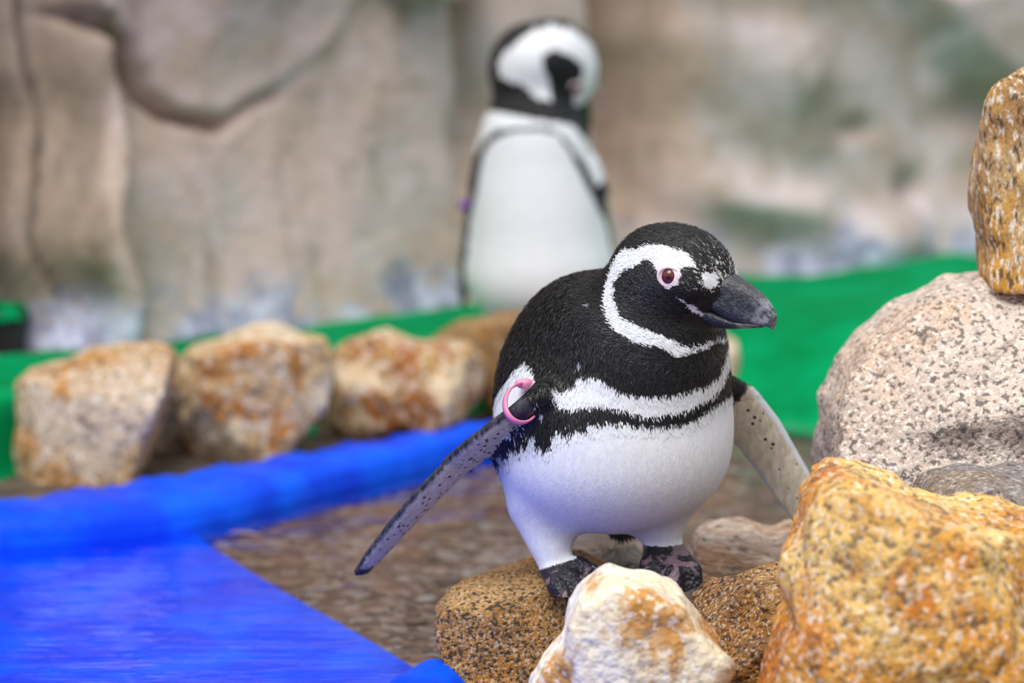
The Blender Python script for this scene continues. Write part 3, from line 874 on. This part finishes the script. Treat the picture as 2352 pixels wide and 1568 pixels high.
BODY2_COLLAR = [(-0.0529, 0.1515), (-0.0278, 0.1491), (0.0018, 0.1438), (0.022, 0.1364), (0.0368, 0.124), (0.0469, 0.1089), (0.0622, 0.0914), (0.0763, 0.0714), (0.0817, 0.0488), (0.07, 0.0414), (0.0572, 0.0664), (0.0423, 0.0866), (0.0271, 0.1065), (0.012, 0.1165), (-0.0103, 0.1179), (-0.0354, 0.1153), (-0.0553, 0.1116), (-0.0704, 0.0964), (-0.0782, 0.0813), (-0.0909, 0.0765), (-0.0882, 0.1065), (-0.0775, 0.1264)]
BODY2_BELLY = [(-0.0029, 0.1126), (-0.0278, 0.111), (-0.0453, 0.1063), (-0.0606, 0.0962), (-0.0705, 0.0789), (-0.0756, 0.0538), (-0.0804, 0.0237), (-0.0885, -0.0143), (-0.0966, -0.0648), (-0.0967, -0.116), (-0.0969, -0.1768), (0.0963, -0.1768), (0.1008, -0.0395), (0.0766, 0.0034), (0.06, 0.036), (0.0471, 0.0637), (0.0322, 0.0914), (0.0194, 0.1078)]
BODY2_WHITE = [BODY2_COLLAR, BODY2_BELLY]


def feather_mat(name, ochre=0.0):
    m = NT(name)
    co = m.attr('fco', True)
    st = m.noise(m.coord((1, 1, 0.28), co), 820, 3, 0.6)          # streaks that follow the lie of the feathers
    st2 = m.noise(m.coord((1, 1, 0.35), co), 260, 3, 0.6)
    st3 = m.noise(m.coord((1, 1, 0.16), co), 420, 2, 0.5)
    tuft = m.noise(m.coord((1, 1, 0.20), co), 190, 3, 0.65)
    edge = m.math('ADD', m.attr('white'), m.math('MULTIPLY', m.math('SUBTRACT', tuft, 0.5), m.math('MULTIPLY_ADD', m.attr('shag'), 0.036, 0.007)))
    edge = m.math('ADD', edge, m.math('MULTIPLY', m.math('SUBTRACT', st, 0.5), 0.006))
    wf = m.step(edge, -0.0006, 0.0006)
    black = m.mix(m.step(st, 0.40, 0.66), (0.0022, 0.0022, 0.0030), (0.011, 0.0105, 0.012))
    black = m.mix(m.math('MULTIPLY', m.step(st, 0.62, 0.76), 0.14), black, (0.62, 0.58, 0.52))
    black = m.mix(m.math('MULTIPLY', m.step(m.math('ADD', st3, m.math('MULTIPLY', m.attr('brow'), 0.07)), 0.60, 0.68), m.attr('brow')), black, (0.66, 0.61, 0.56))
    fleck = m.n('TexVoronoi', {'Vector': m.coord((1, 1, 0.6), co), 'Scale': 80.0, 'Randomness': 1.0}, feature='F1')
    fs = m.n('SeparateColor', {'Color': fleck.outputs['Color']})
    fl = m.math('MULTIPLY', m.step(m.math('ADD', fleck.outputs['Distance'], m.math('MULTIPLY', st, 0.35)), 0.33, 0.27), m.step(fs.outputs[0], 0.58, 0.60))
    black = m.mix(m.math('MULTIPLY', m.math('MULTIPLY', fl, m.attr('fleck')), 0.8), black, (0.55, 0.60, 0.68))
    white = m.mix(m.step(st2, 0.35, 0.65), (0.76, 0.78, 0.80), (0.84, 0.85, 0.86))
    white = m.mix(m.attr('pink'), white, (0.88, 0.60, 0.62))
    c = m.mix(wf, black, white)
    # flippers: dark slate back and edge, pale spotted inner face
    spot = m.n('TexVoronoi', {'Vector': m.coord((1, 1, 1), co), 'Scale': 190.0}, feature='F1')
    ss = m.n('SeparateColor', {'Color': spot.outputs['Color']})
    sp = m.math('MULTIPLY', m.step(spot.outputs['Distance'], 0.34, 0.24), m.step(ss.outputs[1], 0.50, 0.52))
    pale = m.mix(m.step(st2, 0.3, 0.7), (0.52, 0.45, 0.33), (0.72, 0.64, 0.49))
    pale = m.mix(m.math('MULTIPLY', sp, m.attr('spot')), pale, (0.012, 0.012, 0.016))
    dark = m.mix(m.step(st2, 0.35, 0.7), (0.018, 0.018, 0.024), (0.075, 0.072, 0.085))
    pf = m.step(m.math('ADD', m.attr('pale'), m.math('MULTIPLY', m.math('SUBTRACT', st2, 0.5), 0.22)), -0.10, 0.14)
    fl_c = m.mix(pf, dark, pale)
    fl_c = m.mix(m.step(m.attr('rim'), 0.4, 0.9), fl_c, (0.62, 0.64, 0.70))
    c = m.mix(m.step(m.attr('flip'), 0.4, 0.6), c, fl_c)
    # bare feet: blackish with mauve patches
    mot = m.noise(co, 60, 3, 0.5, 0.3)
    fc = m.mix(m.step(mot, 0.55, 0.61), (0.014, 0.012, 0.018), (0.22, 0.14, 0.175))
    c = m.mix(m.step(m.math('ADD', m.attr('foot'), m.math('MULTIPLY', m.math('SUBTRACT', st, 0.5), 0.006)), -0.0006, 0.0006), c, fc)
    rough = m.n('MapRange', {'Value': m.attr('foot'), 'From Min': -0.001, 'From Max': 0.001, 'To Min': 0.45, 'To Max': 0.34}).outputs[0]
    scal = m.n('TexVoronoi', {'Vector': co, 'Scale': 330.0}, feature='F1').outputs['Distance']
    h = m.math('ADD', m.math('MULTIPLY', st, 1.0), m.math('MULTIPLY', m.noise(m.coord((1, 1, 0.4), co), 130, 3), 0.5))
    h = m.math('MULTIPLY', h, m.math('MULTIPLY_ADD', wf, -0.7, 1.0))
    h = m.math('ADD', h, m.math('MULTIPLY', m.step(m.attr('foot'), 0, 0.002), m.math('MULTIPLY', scal, 0.5)))
    return m.finish(c, rough, m.bump(h, 0.5, 0.004), 0.42)


def head_marks(v, c, H, s):
    q = ((v - c) @ H.T) / s
    f, r, u = q[:, 0], q[:, 1], q[:, 2]
    near = np.linalg.norm(q - np.array([0.0, 0, -0.008]), axis=1) < 0.082
    wh = np.full(len(v), -0.05)
    out = -poly_sd(f, u, HEAD_OUT)
    inn = -poly_sd(f, u, HEAD_IN)
    lore = -poly_sd(f, u, HEAD_LORE)
    gape = -poly_sd(f, u, HEAD_GAPE)
    w = np.maximum(np.maximum(np.minimum(out, -inn), lore), gape)
    wh[near] = w[near] * s
    eye = np.array(EYE)
    de = np.sqrt((f - eye[0]) ** 2 + (np.abs(r) - eye[1]) ** 2 + (u - eye[2]) ** 2)
    pink = np.clip(1.15 - de / 0.015, 0, 0.42) * near
    brow = np.clip((f - 0.012) / 0.03, 0, 1) * np.clip((u - 0.012) / 0.012, 0, 1) * near
    return wh, pink, brow, near, q, de


def add_beak_and_eyes(root, c, H, s, base, mats):
    for nm, rows, up in (('upper_beak', UP, True), ('lower_beak', LO, False)):
        V, F, Q = loft(rows, c, H, s, upper=up)
        mesh_obj(nm, V - base, F, mats['beak'], root, attrs={'hco': Q})
    for sd in (1, -1):
        e = np.array([EYE[0], EYE[1] * sd, EYE[2]])
        nrm = np.array([0.28, 0.93 * sd, 0.10])
        nrm /= np.linalg.norm(nrm)
        t1 = np.cross(nrm, [0, 0, 1.0]) * (1 if sd > 0 else -1)
        t1 /= np.linalg.norm(t1)
        t2 = np.cross(t1, nrm) * (1 if sd > 0 else -1)
        def loc2w(a, b, d):
            return c + s * ((e + a * t1 + b * t2 + d * nrm) @ H) - base
        # eyeball cap
        V, Q = [], []
        nr, ns = 12, 28
        Rr = 0.0080
        for i in range(nr):
            th = (i + 0.001) / (nr - 1) * 1.35
            for j in range(ns):
                a = 2 * math.pi * j / ns
                V.append(loc2w(Rr * math.sin(th) * math.cos(a), Rr * math.sin(th) * math.sin(a), Rr * math.cos(th) - 0.0058))
                Q.append((math.sin(th) * math.cos(a), math.sin(th) * math.sin(a), 0))
        F = grid_faces(nr, ns, True)
        ey = mesh_obj('eye', V, F, mats['eye'], root, attrs={'eco': Q})
        tag(ey, 'dark red eye')
        # bare lid ring, almond shaped
        V = []
        for j in range(36):
            a = 2 * math.pi * j / 36
            ra = 0.0076 * (1 + 0.10 * abs(math.cos(a)) ** 3)
            for k in range(8):
                b = 2 * math.pi * k / 8
                rr = ra + 0.0014 * math.cos(b)
                V.append(loc2w(rr * math.cos(a) * 1.04, rr * math.sin(a) * 0.98, 0.0013 * math.sin(b) - 0.0012))
        V = V + V[:8]
        F = grid_faces(37, 8, True)
        mesh_obj('eyelid', V, F, mats['lid'], root)


def beak_mat():
    m = NT('beak_horn')
    co = m.attr('hco', True)
    sep = m.n('SeparateXYZ', {'Vector': co})
    ln = m.noise(m.coord((0.25, 1, 1), co, rot=(0, math.radians(-14), 0)), 900, 3, 0.6)
    bl = m.noise(co, 160, 3, 0.6)
    c = m.mix(m.step(ln, 0.42, 0.66), (0.016, 0.017, 0.022), (0.075, 0.078, 0.092))
    tip = m.math('MULTIPLY', m.step(sep.outputs[0], 0.070, 0.090), m.step(bl, 0.35, 0.62))
    c = m.mix(m.math('MULTIPLY', tip, 0.85), c, (0.30, 0.31, 0.35))
    lowtip = m.math('MULTIPLY', m.step(sep.outputs[0], 0.068, 0.074), m.step(sep.outputs[2], 0.0015, -0.001))
    c = m.mix(m.math('MULTIPLY', lowtip, 0.6), c, (0.44, 0.40, 0.40))
    return m.finish(c, 0.36, m.bump(m.math('ADD', ln, bl), 0.35, 0.0015), 0.5)


def eye_mat():
    m = NT('eye_red')
    co = m.attr('eco', True)
    r = m.n('VectorMath', {0: co}, operation='LENGTH').outputs['Value']
    c = m.ramp(r, (0.0, (0.004, 0.002, 0.003)), (0.14, (0.006, 0.002, 0.003)), (0.17, (0.10, 0.02, 0.02)), (0.26, (0.03, 0.006, 0.008)), (0.32, (0.14, 0.02, 0.018)), (0.62, (0.115, 0.014, 0.014)), (0.80, (0.035, 0.006, 0.008)), (0.93, (0.09, 0.015, 0.012)), (1.0, (0.02, 0.01, 0.01)))
    return m.finish(c, 0.08, None, 0.6)


MATS = {'beak': beak_mat(), 'eye': eye_mat(), 'lid': plain('bare_pink_skin', (0.82, 0.64, 0.64), 0.5), 'claw': plain('claw_black', (0.015, 0.013, 0.014), 0.3)}
EYE = (0.0172, 0.0405, 0.0195)
D1 = 2.25


def B(px, py, dy=0.0):
    return at(px, py, D1 + dy)


def blade(pts, chord, A, T):
    C = np.array(pts, np.float32)
    D = np.array(chord, np.float32)
    return C, D / np.linalg.norm(D, axis=1, keepdims=True), np.array(A, np.float32), np.array(T, np.float32)


HEAD1 = frame(58, 20)
HC1 = B(1535, 655, -0.035)
BODY1 = frame(25, 0)
AX1 = B(1410, 1000, 0.0)


def build_penguin1():
    b = Body(B(790, 1420, -0.13), B(1930, 470, 0.15) + np.array([0, 0, 0.02]), 0.0022)
    b.ell(B(1405, 1040, 0.0), (0.0935, 0.088, 0.064), k=0.02)
    b.ell(B(1415, 930, 0.0), (0.0915, 0.084, 0.066), k=0.03)
    b.ell(B(1345, 850, 0.03), (0.068, 0.068, 0.067), k=0.03)
    b.ell(B(1480, 800, -0.02), (0.066, 0.062, 0.055), k=0.03)
    b.ell(B(1455, 760, -0.005), (0.050, 0.055, 0.046), k=0.03)
    b.ell(B(1335, 742, 0.02), (0.034, 0.05, 0.033), k=0.03)
    head_volumes(b, HC1, HEAD1, 0.012)
    # legs
    legs = [((1240, 1165, -0.01), (1280, 1302, -0.025), 0.0245, 0.0135), ((1512, 1150, 0.0), (1522, 1250, -0.01), 0.024, 0.0145)]
    for a, e, ra, rb in legs:
        b.cone(B(*a), B(*e), ra, rb, 0.02)
    feet = [[((1290, 1305, -0.028), (1330, 1300, -0.036), (1355, 1308, -0.042)), ((1285, 1312, -0.030), (1312, 1330, -0.046), (1332, 1358, -0.056)), ((1272, 1310, -0.028), (1281, 1345, -0.050), (1302, 1384, -0.062))],
            [((1508, 1266, -0.012), (1493, 1298, -0.030), (1486, 1324, -0.040)), ((1525, 1268, -0.014), (1546, 1318, -0.040), (1552, 1372, -0.055)), ((1546, 1266, -0.012), (1588, 1312, -0.034), (1608, 1390, -0.046))]]
    for toes in feet:
        P_ = [[B(*p) for p in t] for t in toes]
        for t in P_:
            b.cone(t[0], t[1], 0.0105, 0.0082, 0.004)
            b.cone(t[1], t[2], 0.0082, 0.0054, 0.003)
        for t0, t1 in zip(P_[:-1], P_[1:]):                 # the web
            for g in (0.2, 0.4, 0.6, 0.8):
                m0, m1, m2 = [p0 + (p1 - p0) * g for p0, p1 in zip(t0, t1)]
                b.cone(m0, m1, 0.0075, 0.0042, 0.003)
                b.cone(m1, m1 + (m2 - m1) * 0.7, 0.0042, 0.0022, 0.003)
    toes1, toes2 = [t[2] for t in feet[0]], [t[2] for t in feet[1]]
    # flippers
    S_r = blade([B(1250, 905, -0.062), B(1190, 952, -0.06), B(1120, 1008, -0.045), B(1050, 1070, -0.02), B(980, 1140, -0.01), B(915, 1212, 0.0), B(862, 1274, 0.008), B(824, 1322, 0.014)],
                [(0.31, 0.80, -0.50)] * 8, [0.012, 0.0135, 0.0170, 0.0180, 0.0172, 0.0155, 0.0125, 0.0078], [0.0085, 0.0060, 0.0050, 0.0047, 0.0045, 0.0042, 0.0038, 0.0034])
    S_l = blade([B(1640, 895, 0.035), B(1688, 930, 0.045), B(1742, 995, 0.05), B(1786, 1060, 0.05), B(1826, 1124, 0.045), B(1864, 1190, 0.04), B(1888, 1238, 0.035)],
                [(-0.70, 0.25, -0.66)] * 7, [0.018, 0.0225, 0.0215, 0.0195, 0.0185, 0.015, 0.009], [0.009, 0.0072, 0.0065, 0.006, 0.0055, 0.005, 0.004])
    b.sheet(S_r, 0.012)
    b.sheet(S_l, 0.012)
    v, F = surface_nets(b.V, b.lo, b.h)
    wh_h, pink, brow, near, q, de = head_marks(v, HC1, HEAD1, 1.0)
    # body marks
    p = (v - AX1) @ BODY1.T
    arc = np.arctan2(p[:, 1], p[:, 0]) * 0.085
    wb = np.maximum.reduce([-poly_sd(arc, p[:, 2], np.array(M)) for M in BODY_WHITE])
    front = np.cos(np.arctan2(p[:, 1], p[:, 0]))
    white = np.where(near, np.maximum(wh_h, wb), wb)
    # flippers, feet
    vf = v.astype(np.float32)
    dr, alr, ur, wr = f_sheet(vf, S_r)
    dl, all_, ul, wl = f_sheet(vf, S_l)
    flip = np.zeros(len(v)); pale = np.full(len(v), -1.0); rim = np.zeros(len(v)); spot = np.zeros(len(v))
    mr = (dr < 0.0015) & (alr > 0.06)
    ml = (dl < 0.0015) & (all_ > 0.10)
    flip[mr | ml] = 1
    pale[mr] = np.where(wr[mr] * SIDE_R > 0, np.minimum(ur[mr] + 0.86, np.minimum((alr[mr] - 0.16) * 6, (0.93 - alr[mr]) * 6)), -1)
    pale[ml] = np.where(wl[ml] * SIDE_L > 0, np.minimum(1.0, (all_[ml] - 0.12) * 8), -1)
    rim[ml] = np.where(np.abs(ul[ml]) > 0.84, 1.0, 0) * (all_[ml] > 0.15)
    spot[mr] = (ur[mr] > -0.6)
    spot[ml] = (np.abs(ul[ml] + 0.30) < 0.45) * (all_[ml] < 0.85)
    foot = np.full(len(v), -0.03)
    for (a, e, ra, rb), toes in zip(legs, (toes1, toes2)):
        A_, E_ = B(*a), B(*e)
        ax = (E_ - A_) / np.linalg.norm(E_ - A_)
        d = (v - E_) @ ax + 0.001
        nearleg = np.linalg.norm(v - E_, axis=1) < 0.075
        foot = np.where(nearleg & (v[:, 2] < B(1400, 1235)[2]), d, foot)
    fco = np.where(near[:, None], np.stack([q[:, 1], q[:, 2], q[:, 0]], 1), np.stack([p[:, 0], p[:, 1], p[:, 2]], 1) + 1.0)
    shag = np.clip(-(v[:, 2] - B(1400, 900)[2]) / 0.02, 0, 1) * np.clip((arc + 0.0) / 0.05, 0.12, 1)
    shag = np.where(near, 0.0, shag)
    fleck = np.where(near, np.clip((-q[:, 0] + 0.0) / 0.02, 0, 0.6) * (q[:, 2] < 0.01), 1.0)
    base = np.array([AX1[0], D1 - 0.02, v[:, 2].min()])
    root = empty('penguin', base)
    tag(root, 'black and white penguin with a pink flipper band, crouching on the stones', 'penguin')
    mat = feather_mat('plumage')
    mesh_obj('body', v - base, F, mat, root, attrs={'white': white, 'fco': fco, 'pink': pink, 'brow': brow, 'flip': flip, 'pale': pale, 'rim': rim, 'spot': spot, 'foot': foot, 'shag': shag, 'fleck': fleck})
    # the coat itself: short overlapping feather tips lying backwards on the head and downwards on the body
    rg = np.random.default_rng(4)
    nrm = np.zeros_like(v)
    fa, fb, fc_ = v[F[:, 0]], v[F[:, 1]], v[F[:, 2]]
    fn = np.cross(fb - fa, fc_ - fa)
    for k in range(4):
        np.add.at(nrm, F[:, k], fn)
    nrm /= np.linalg.norm(nrm, axis=1, keepdims=True) + 1e-12
    ok = (flip < 0.5) & (foot < -0.004) & (de > 0.0105) & ~(near & (q[:, 0] > 0.034) & (np.abs(q[:, 2] - 0.004) < 0.024) & (np.abs(q[:, 1]) < 0.026)) & (white < 0.007)
    ids = np.nonzero(ok)[0]
    ids = np.concatenate([ids, rg.choice(ids, int(len(ids) * 3.2))])
    rt = v[ids] + rg.uniform(-0.0012, 0.0012, (len(ids), 3))
    nn = nrm[ids]
    hw = np.clip((0.085 - np.linalg.norm(q[ids], axis=1)) / 0.02, 0, 1)[:, None]
    flow = hw * (-HEAD1[0]) + (1 - hw) * np.array([0.12, 0.0, -1.0]) + rg.normal(0, 0.16, (len(ids), 3))
    flow -= (flow * nn).sum(1, keepdims=True) * nn
    flow /= np.linalg.norm(flow, axis=1, keepdims=True) + 1e-9
    face = np.clip(de[ids] / 0.05, 0.35, 1.0)
    ln = (0.0045 + (0.0035 * face - 0.0045) * hw[:, 0]) * rg.uniform(0.7, 1.25, len(ids))
    wd = (0.00044 - 0.00008 * hw[:, 0]) * rg.uniform(0.7, 1.3, len(ids))
    lift = rg.uniform(0.04, 0.13, len(ids)) * np.where(white[ids] > 0, 0.5, 1.0)
    side = np.cross(nn, flow)
    roll = rg.normal(0, 0.22, len(ids)) * np.where(white[ids] > 0, 0.4, 1.0)
    side = side * np.cos(roll)[:, None] + nn * np.sin(roll)[:, None]
    d = flow * np.cos(lift)[:, None] + nn * np.sin(lift)[:, None]
    L, W_ = ln[:, None], wd[:, None]
    rt = rt - nn * 0.0004
    FV = np.stack([rt, rt + d * L * 0.55 + side * W_, rt + d * L, rt + d * L * 0.55 - side * W_], 1).reshape(-1, 3)
    FF = np.arange(len(FV)).reshape(-1, 4)
    rep = np.repeat(ids, 4)
    fat = {'fco': np.repeat(fco[ids] + rg.uniform(-0.0015, 0.0015, (len(ids), 3)), 4, axis=0)}
    for nm, arr in (('white', white), ('pink', pink), ('brow', brow), ('flip', flip), ('pale', pale), ('rim', rim), ('spot', spot), ('foot', foot), ('shag', shag), ('fleck', fleck)):
        fat[nm] = arr[rep]
    fo = mesh_obj('feathers', FV - base, FF, mat, root, attrs=fat, smooth=False)
    fo['kind'] = 'stuff'
    add_beak_and_eyes(root, HC1, HEAD1, 1.0, base, MATS)
    # claws
    for toes in feet:
        for t in toes:
            A, T = B(*t[1]), B(*t[2])
            d = (T - A) / np.linalg.norm(T - A)
            sidev = np.cross(d, [0, 0, 1.0]); sidev /= np.linalg.norm(sidev)
            upv = np.cross(sidev, d)
            V = []
            for i in range(6):
                tt = i / 5
                rr = 0.0034 * (1 - tt) ** 0.7 + 0.0002
                cc = T + d * (0.003 + 0.011 * tt) - upv * 0.005 * tt * tt - base + upv * 0.002
                for j in range(8):
                    an = 2 * math.pi * j / 8
                    V.append(cc + rr * (math.cos(an) * sidev + 1.2 * math.sin(an) * upv))
            mesh_obj('claw', V, grid_faces(6, 8, True), MATS['claw'], root)
    # stiff tail feathers behind the legs
    V, F2 = [], []
    for k in range(7):
        a = B(1400 + k * 4, 1165, 0.075)
        e = B(1405 + k * 9, 1250 - 3 * abs(k - 3), 0.075 + 0.006 * abs(k - 3))
        d = e - a
        sv = np.cross(d, [0, 1, 0]); sv /= np.linalg.norm(sv)
        o = len(V)
        for i in range(6):
            t = i / 5
            w = 0.005 * (1 - t ** 3) + 0.0003
            for (sx, sy) in ((-1, 0), (0, -0.0014), (1, 0), (0, 0.0014)):
                V.append(a + d * t + sv * w * sx + np.array([0, sy, 0]) - base)
        F2 += [tuple(o + x for x in f) for f in grid_faces(6, 4, True)]
    mesh_obj('tail', V, F2, plain('tail_feather', (0.010, 0.010, 0.012), 0.5), root)
    # the loose pink band on the flipper
    bc = B(1198, 926, -0.064)
    nx_ = np.array([-0.60, 0.52, -0.60]); nx_ /= np.linalg.norm(nx_)
    e1 = np.array([0.707, 0.0, -0.707]); e1 -= (e1 @ nx_) * nx_; e1 /= np.linalg.norm(e1)
    e2 = np.cross(nx_, e1)
    V = []
    n = 56
    for i in range(n):
        a = 2 * math.pi * i / n
        rad = e1 * 0.0140 * math.cos(a) + e2 * 0.0225 * math.sin(a)
        rd = rad / np.linalg.norm(rad)
        for (dr_, dn) in ((-0.0008, -0.0024), (0.0008, -0.0026), (0.0011, 0.0), (0.0008, 0.0026), (-0.0008, 0.0024), (-0.0011, 0)):
            V.append(bc + rad + rd * dr_ + nx_ * dn - base)
    V += V[:6]
    kc = max((bc + e1 * 0.0140 * math.cos(a) + e2 * 0.0225 * math.sin(a) for a in np.linspace(0, 6.28, 90)), key=lambda p: p[2] + 0.35 * p[0])
    pinkm = plain('pink_plastic', (0.85, 0.25, 0.42), 0.35)
    band = mesh_obj('flipper_band', V, grid_faces(n + 1, 6, True), pinkm, root)
    tag(band, 'pink plastic flipper band')
    # its moulded clasp
    kb = Body(-np.ones(3) * 0.012, np.ones(3) * 0.012, 0.0009)
    kb.ell((0, 0, 0), (0.0058, 0.0045, 0.005), k=0.002)
    kb.ell((0.004, 0, 0.002), (0.0045, 0.004, 0.0036), k=0.003)
    kb.ell((-0.0045, 0, 0.001), (0.005, 0.0034, 0.0036), k=0.003)
    kv, kf = surface_nets(kb.V, kb.lo, kb.h)
    mesh_obj('clasp', kv * 0.8 + kc - base, kf, pinkm, band)
    return root


SIDE_R, SIDE_L = 1, -1
build_penguin1()

D2 = 3.52


def C2(px, py, dy=0.0):
    return at(px, py, D2 + dy)


HC2, HS2 = C2(1264, 148, 0.02), 1.18
_F = np.array([0.22, 0.36, -0.90]); _F /= np.linalg.norm(_F)
_U = np.array([0.97, 0.0, 0.24]); _U -= (_U @ _F) * _F; _U /= np.linalg.norm(_U)
HEAD2 = np.stack([_F, np.cross(_F, _U), _U])
AX2 = C2(1240, 500, 0.0)
GROUND2 = 0.086


def build_penguin2():
    b = Body(C2(1030, 800, -0.12), C2(1460, 20, 0.13), 0.0032)
    b.ell(C2(1240, 590, 0.0), (0.0815, 0.078, 0.105), k=0.02)
    b.ell(C2(1242, 640, 0.0), (0.084, 0.078, 0.064), k=0.03)
    b.ell(C2(1230, 420, 0.005), (0.074, 0.070, 0.105), k=0.04)
    b.ell(C2(1222, 300, 0.01), (0.058, 0.055, 0.052), k=0.03)
    b.ell(C2(1235, 220, 0.02), (0.050, 0.050, 0.045), k=0.02)
    head_volumes(b, HC2, HEAD2, 0.012, HS2)
    b.ell(C2(1205, 160, 0.02), (0.043, 0.046, 0.046), k=0.02)
    for sx in (-1, 1):
        p = np.array([AX2[0] + 0.04 * sx, D2 - 0.02, 0.115])
        A = np.array([p[0], D2 - 0.03, GROUND2 + 0.012])
        b.cone(p, A, 0.024, 0.012, 0.012)
        for k in (-1, 0, 1):
            b.cone(A, np.array([A[0] + 0.018 * k + 0.004 * sx, A[1] - 0.038 + 0.006 * abs(k), GROUND2 + 0.006]), 0.010, 0.005, 0.006)
    S_r = blade([C2(1112, 345, 0.0), C2(1092, 420, 0.005), C2(1078, 500, 0.01), C2(1068, 580, 0.01), C2(1064, 640, 0.01), C2(1064, 700, 0.01)],
                [(0.05, 1.0, 0.0)] * 6, [0.014, 0.022, 0.024, 0.022, 0.017, 0.008], [0.008, 0.0075, 0.007, 0.0065, 0.006, 0.004])
    S_l = blade([C2(1362, 375, 0.0), C2(1385, 440, 0.005), C2(1398, 510, 0.01), C2(1408, 580, 0.01), C2(1412, 640, 0.01), C2(1412, 700, 0.01)],
                [(0.25, 1.0, 0.0)] * 6, [0.014, 0.022, 0.024, 0.022, 0.017, 0.008], [0.008, 0.0075, 0.007, 0.0065, 0.006, 0.004])
    b.sheet(S_r, 0.012)
    b.sheet(S_l, 0.012)
    v, F = surface_nets(b.V, b.lo, b.h)
    q = ((v - HC2) @ HEAD2.T) / HS2
    near = np.linalg.norm(q - np.array([0.0, 0, -0.004]), axis=1) < 0.078
    f, r, u = q[:, 0], q[:, 1], q[:, 2]
    wh = np.minimum(-poly_sd(f, u, np.array(HEAD2_OUT)), poly_sd(f, u, np.array(HEAD2_IN))) * HS2
    p = v - AX2
    wb = np.maximum.reduce([-poly_sd(p[:, 0], p[:, 2], np.array(M)) for M in BODY2_WHITE])
    wb = np.where(p[:, 1] > 0.028, -0.02, wb)
    white = np.where(near, np.maximum(wh, -0.03), wb)
    vf = v.astype(np.float32)
    flip, pale = np.zeros(len(v)), np.full(len(v), -1.0)
    for S, sgn in ((S_r, 1), (S_l, -1)):
        d, al, uu, w = f_sheet(vf, S)
        mk = (d < 0.002) & (al > 0.22)
        flip[mk] = 1
        pale[mk] = np.where(np.abs(uu[mk]) < 0.8, np.where(w[mk] * sgn < 0, 0.6, -1), -1)
    foot = np.where((v[:, 2] < GROUND2 + 0.028) & (p[:, 1] < 0.03), GROUND2 + 0.022 - v[:, 2], -0.02)
    foot = np.where(np.abs(np.abs(p[:, 0]) - 0.042) < 0.032, foot, -0.02)
    eye = np.array(EYE)
    de = np.sqrt((f - eye[0]) ** 2 + (np.abs(r) - eye[1]) ** 2 + (u - eye[2]) ** 2)
    pink = np.clip(1.1 - de / 0.014, 0, 0.6) * near
    z = np.zeros(len(v))
    fco = np.where(near[:, None], np.stack([q[:, 1], q[:, 2], q[:, 0]], 1), p + 2.0)
    base = np.array([AX2[0], D2 - 0.02, GROUND2])
    root = empty('penguin', base)
    tag(root, 'black and white penguin standing on the green turf, preening with its head turned down', 'penguin')
    mesh_obj('body', v - base, F, bpy.data.materials['plumage'], root, attrs={'white': white, 'fco': fco, 'pink': pink, 'brow': z, 'flip': flip, 'pale': pale, 'rim': z, 'spot': z, 'foot': foot, 'shag': z + 0.1, 'fleck': z})
    add_beak_and_eyes(root, HC2, HEAD2, HS2, base, MATS)
    bc = C2(1070, 466, 0.008)
    V, n = [], 40
    for i in range(n):
        a = 2 * math.pi * i / n
        rad = np.array([0.009 * math.cos(a), 0.0285 * math.sin(a), 0.006 * math.cos(a)])
        rd = rad / np.linalg.norm(rad)
        for (dr_, dn) in ((-0.001, -0.004), (0.001, -0.004), (0.001, 0.004), (-0.001, 0.004)):
            V.append(bc + rad + rd * dr_ + np.array([0.1, 0, 0.99]) * dn - base)
    V += V[:4]
    tag(mesh_obj('flipper_band', V, grid_faces(n + 1, 4, True), plain('purple_plastic', (0.25, 0.08, 0.45), 0.4), root), 'purple plastic flipper band')
    V, F2 = [], []
    for k in range(5):
        a = np.array([AX2[0] - 0.012 + 0.006 * k, D2 + 0.06, GROUND2 + 0.05]) - base
        e = np.array([AX2[0] - 0.02 + 0.010 * k, D2 + 0.09, GROUND2 + 0.006]) - base
        o = len(V)
        for t, w in ((0, 0.005), (0.6, 0.005), (0.9, 0.003), (1, 0.0005)):
            for sx, sy in ((-1, 0), (0, -0.0015), (1, 0), (0, 0.0015)):
                V.append(a + (e - a) * t + np.array([w * sx, sy, 0]))
        F2 += [tuple(o + x for x in fc) for fc in grid_faces(4, 4, True)]
    mesh_obj('tail', V, F2, bpy.data.materials['tail_feather'], root)


build_penguin2()
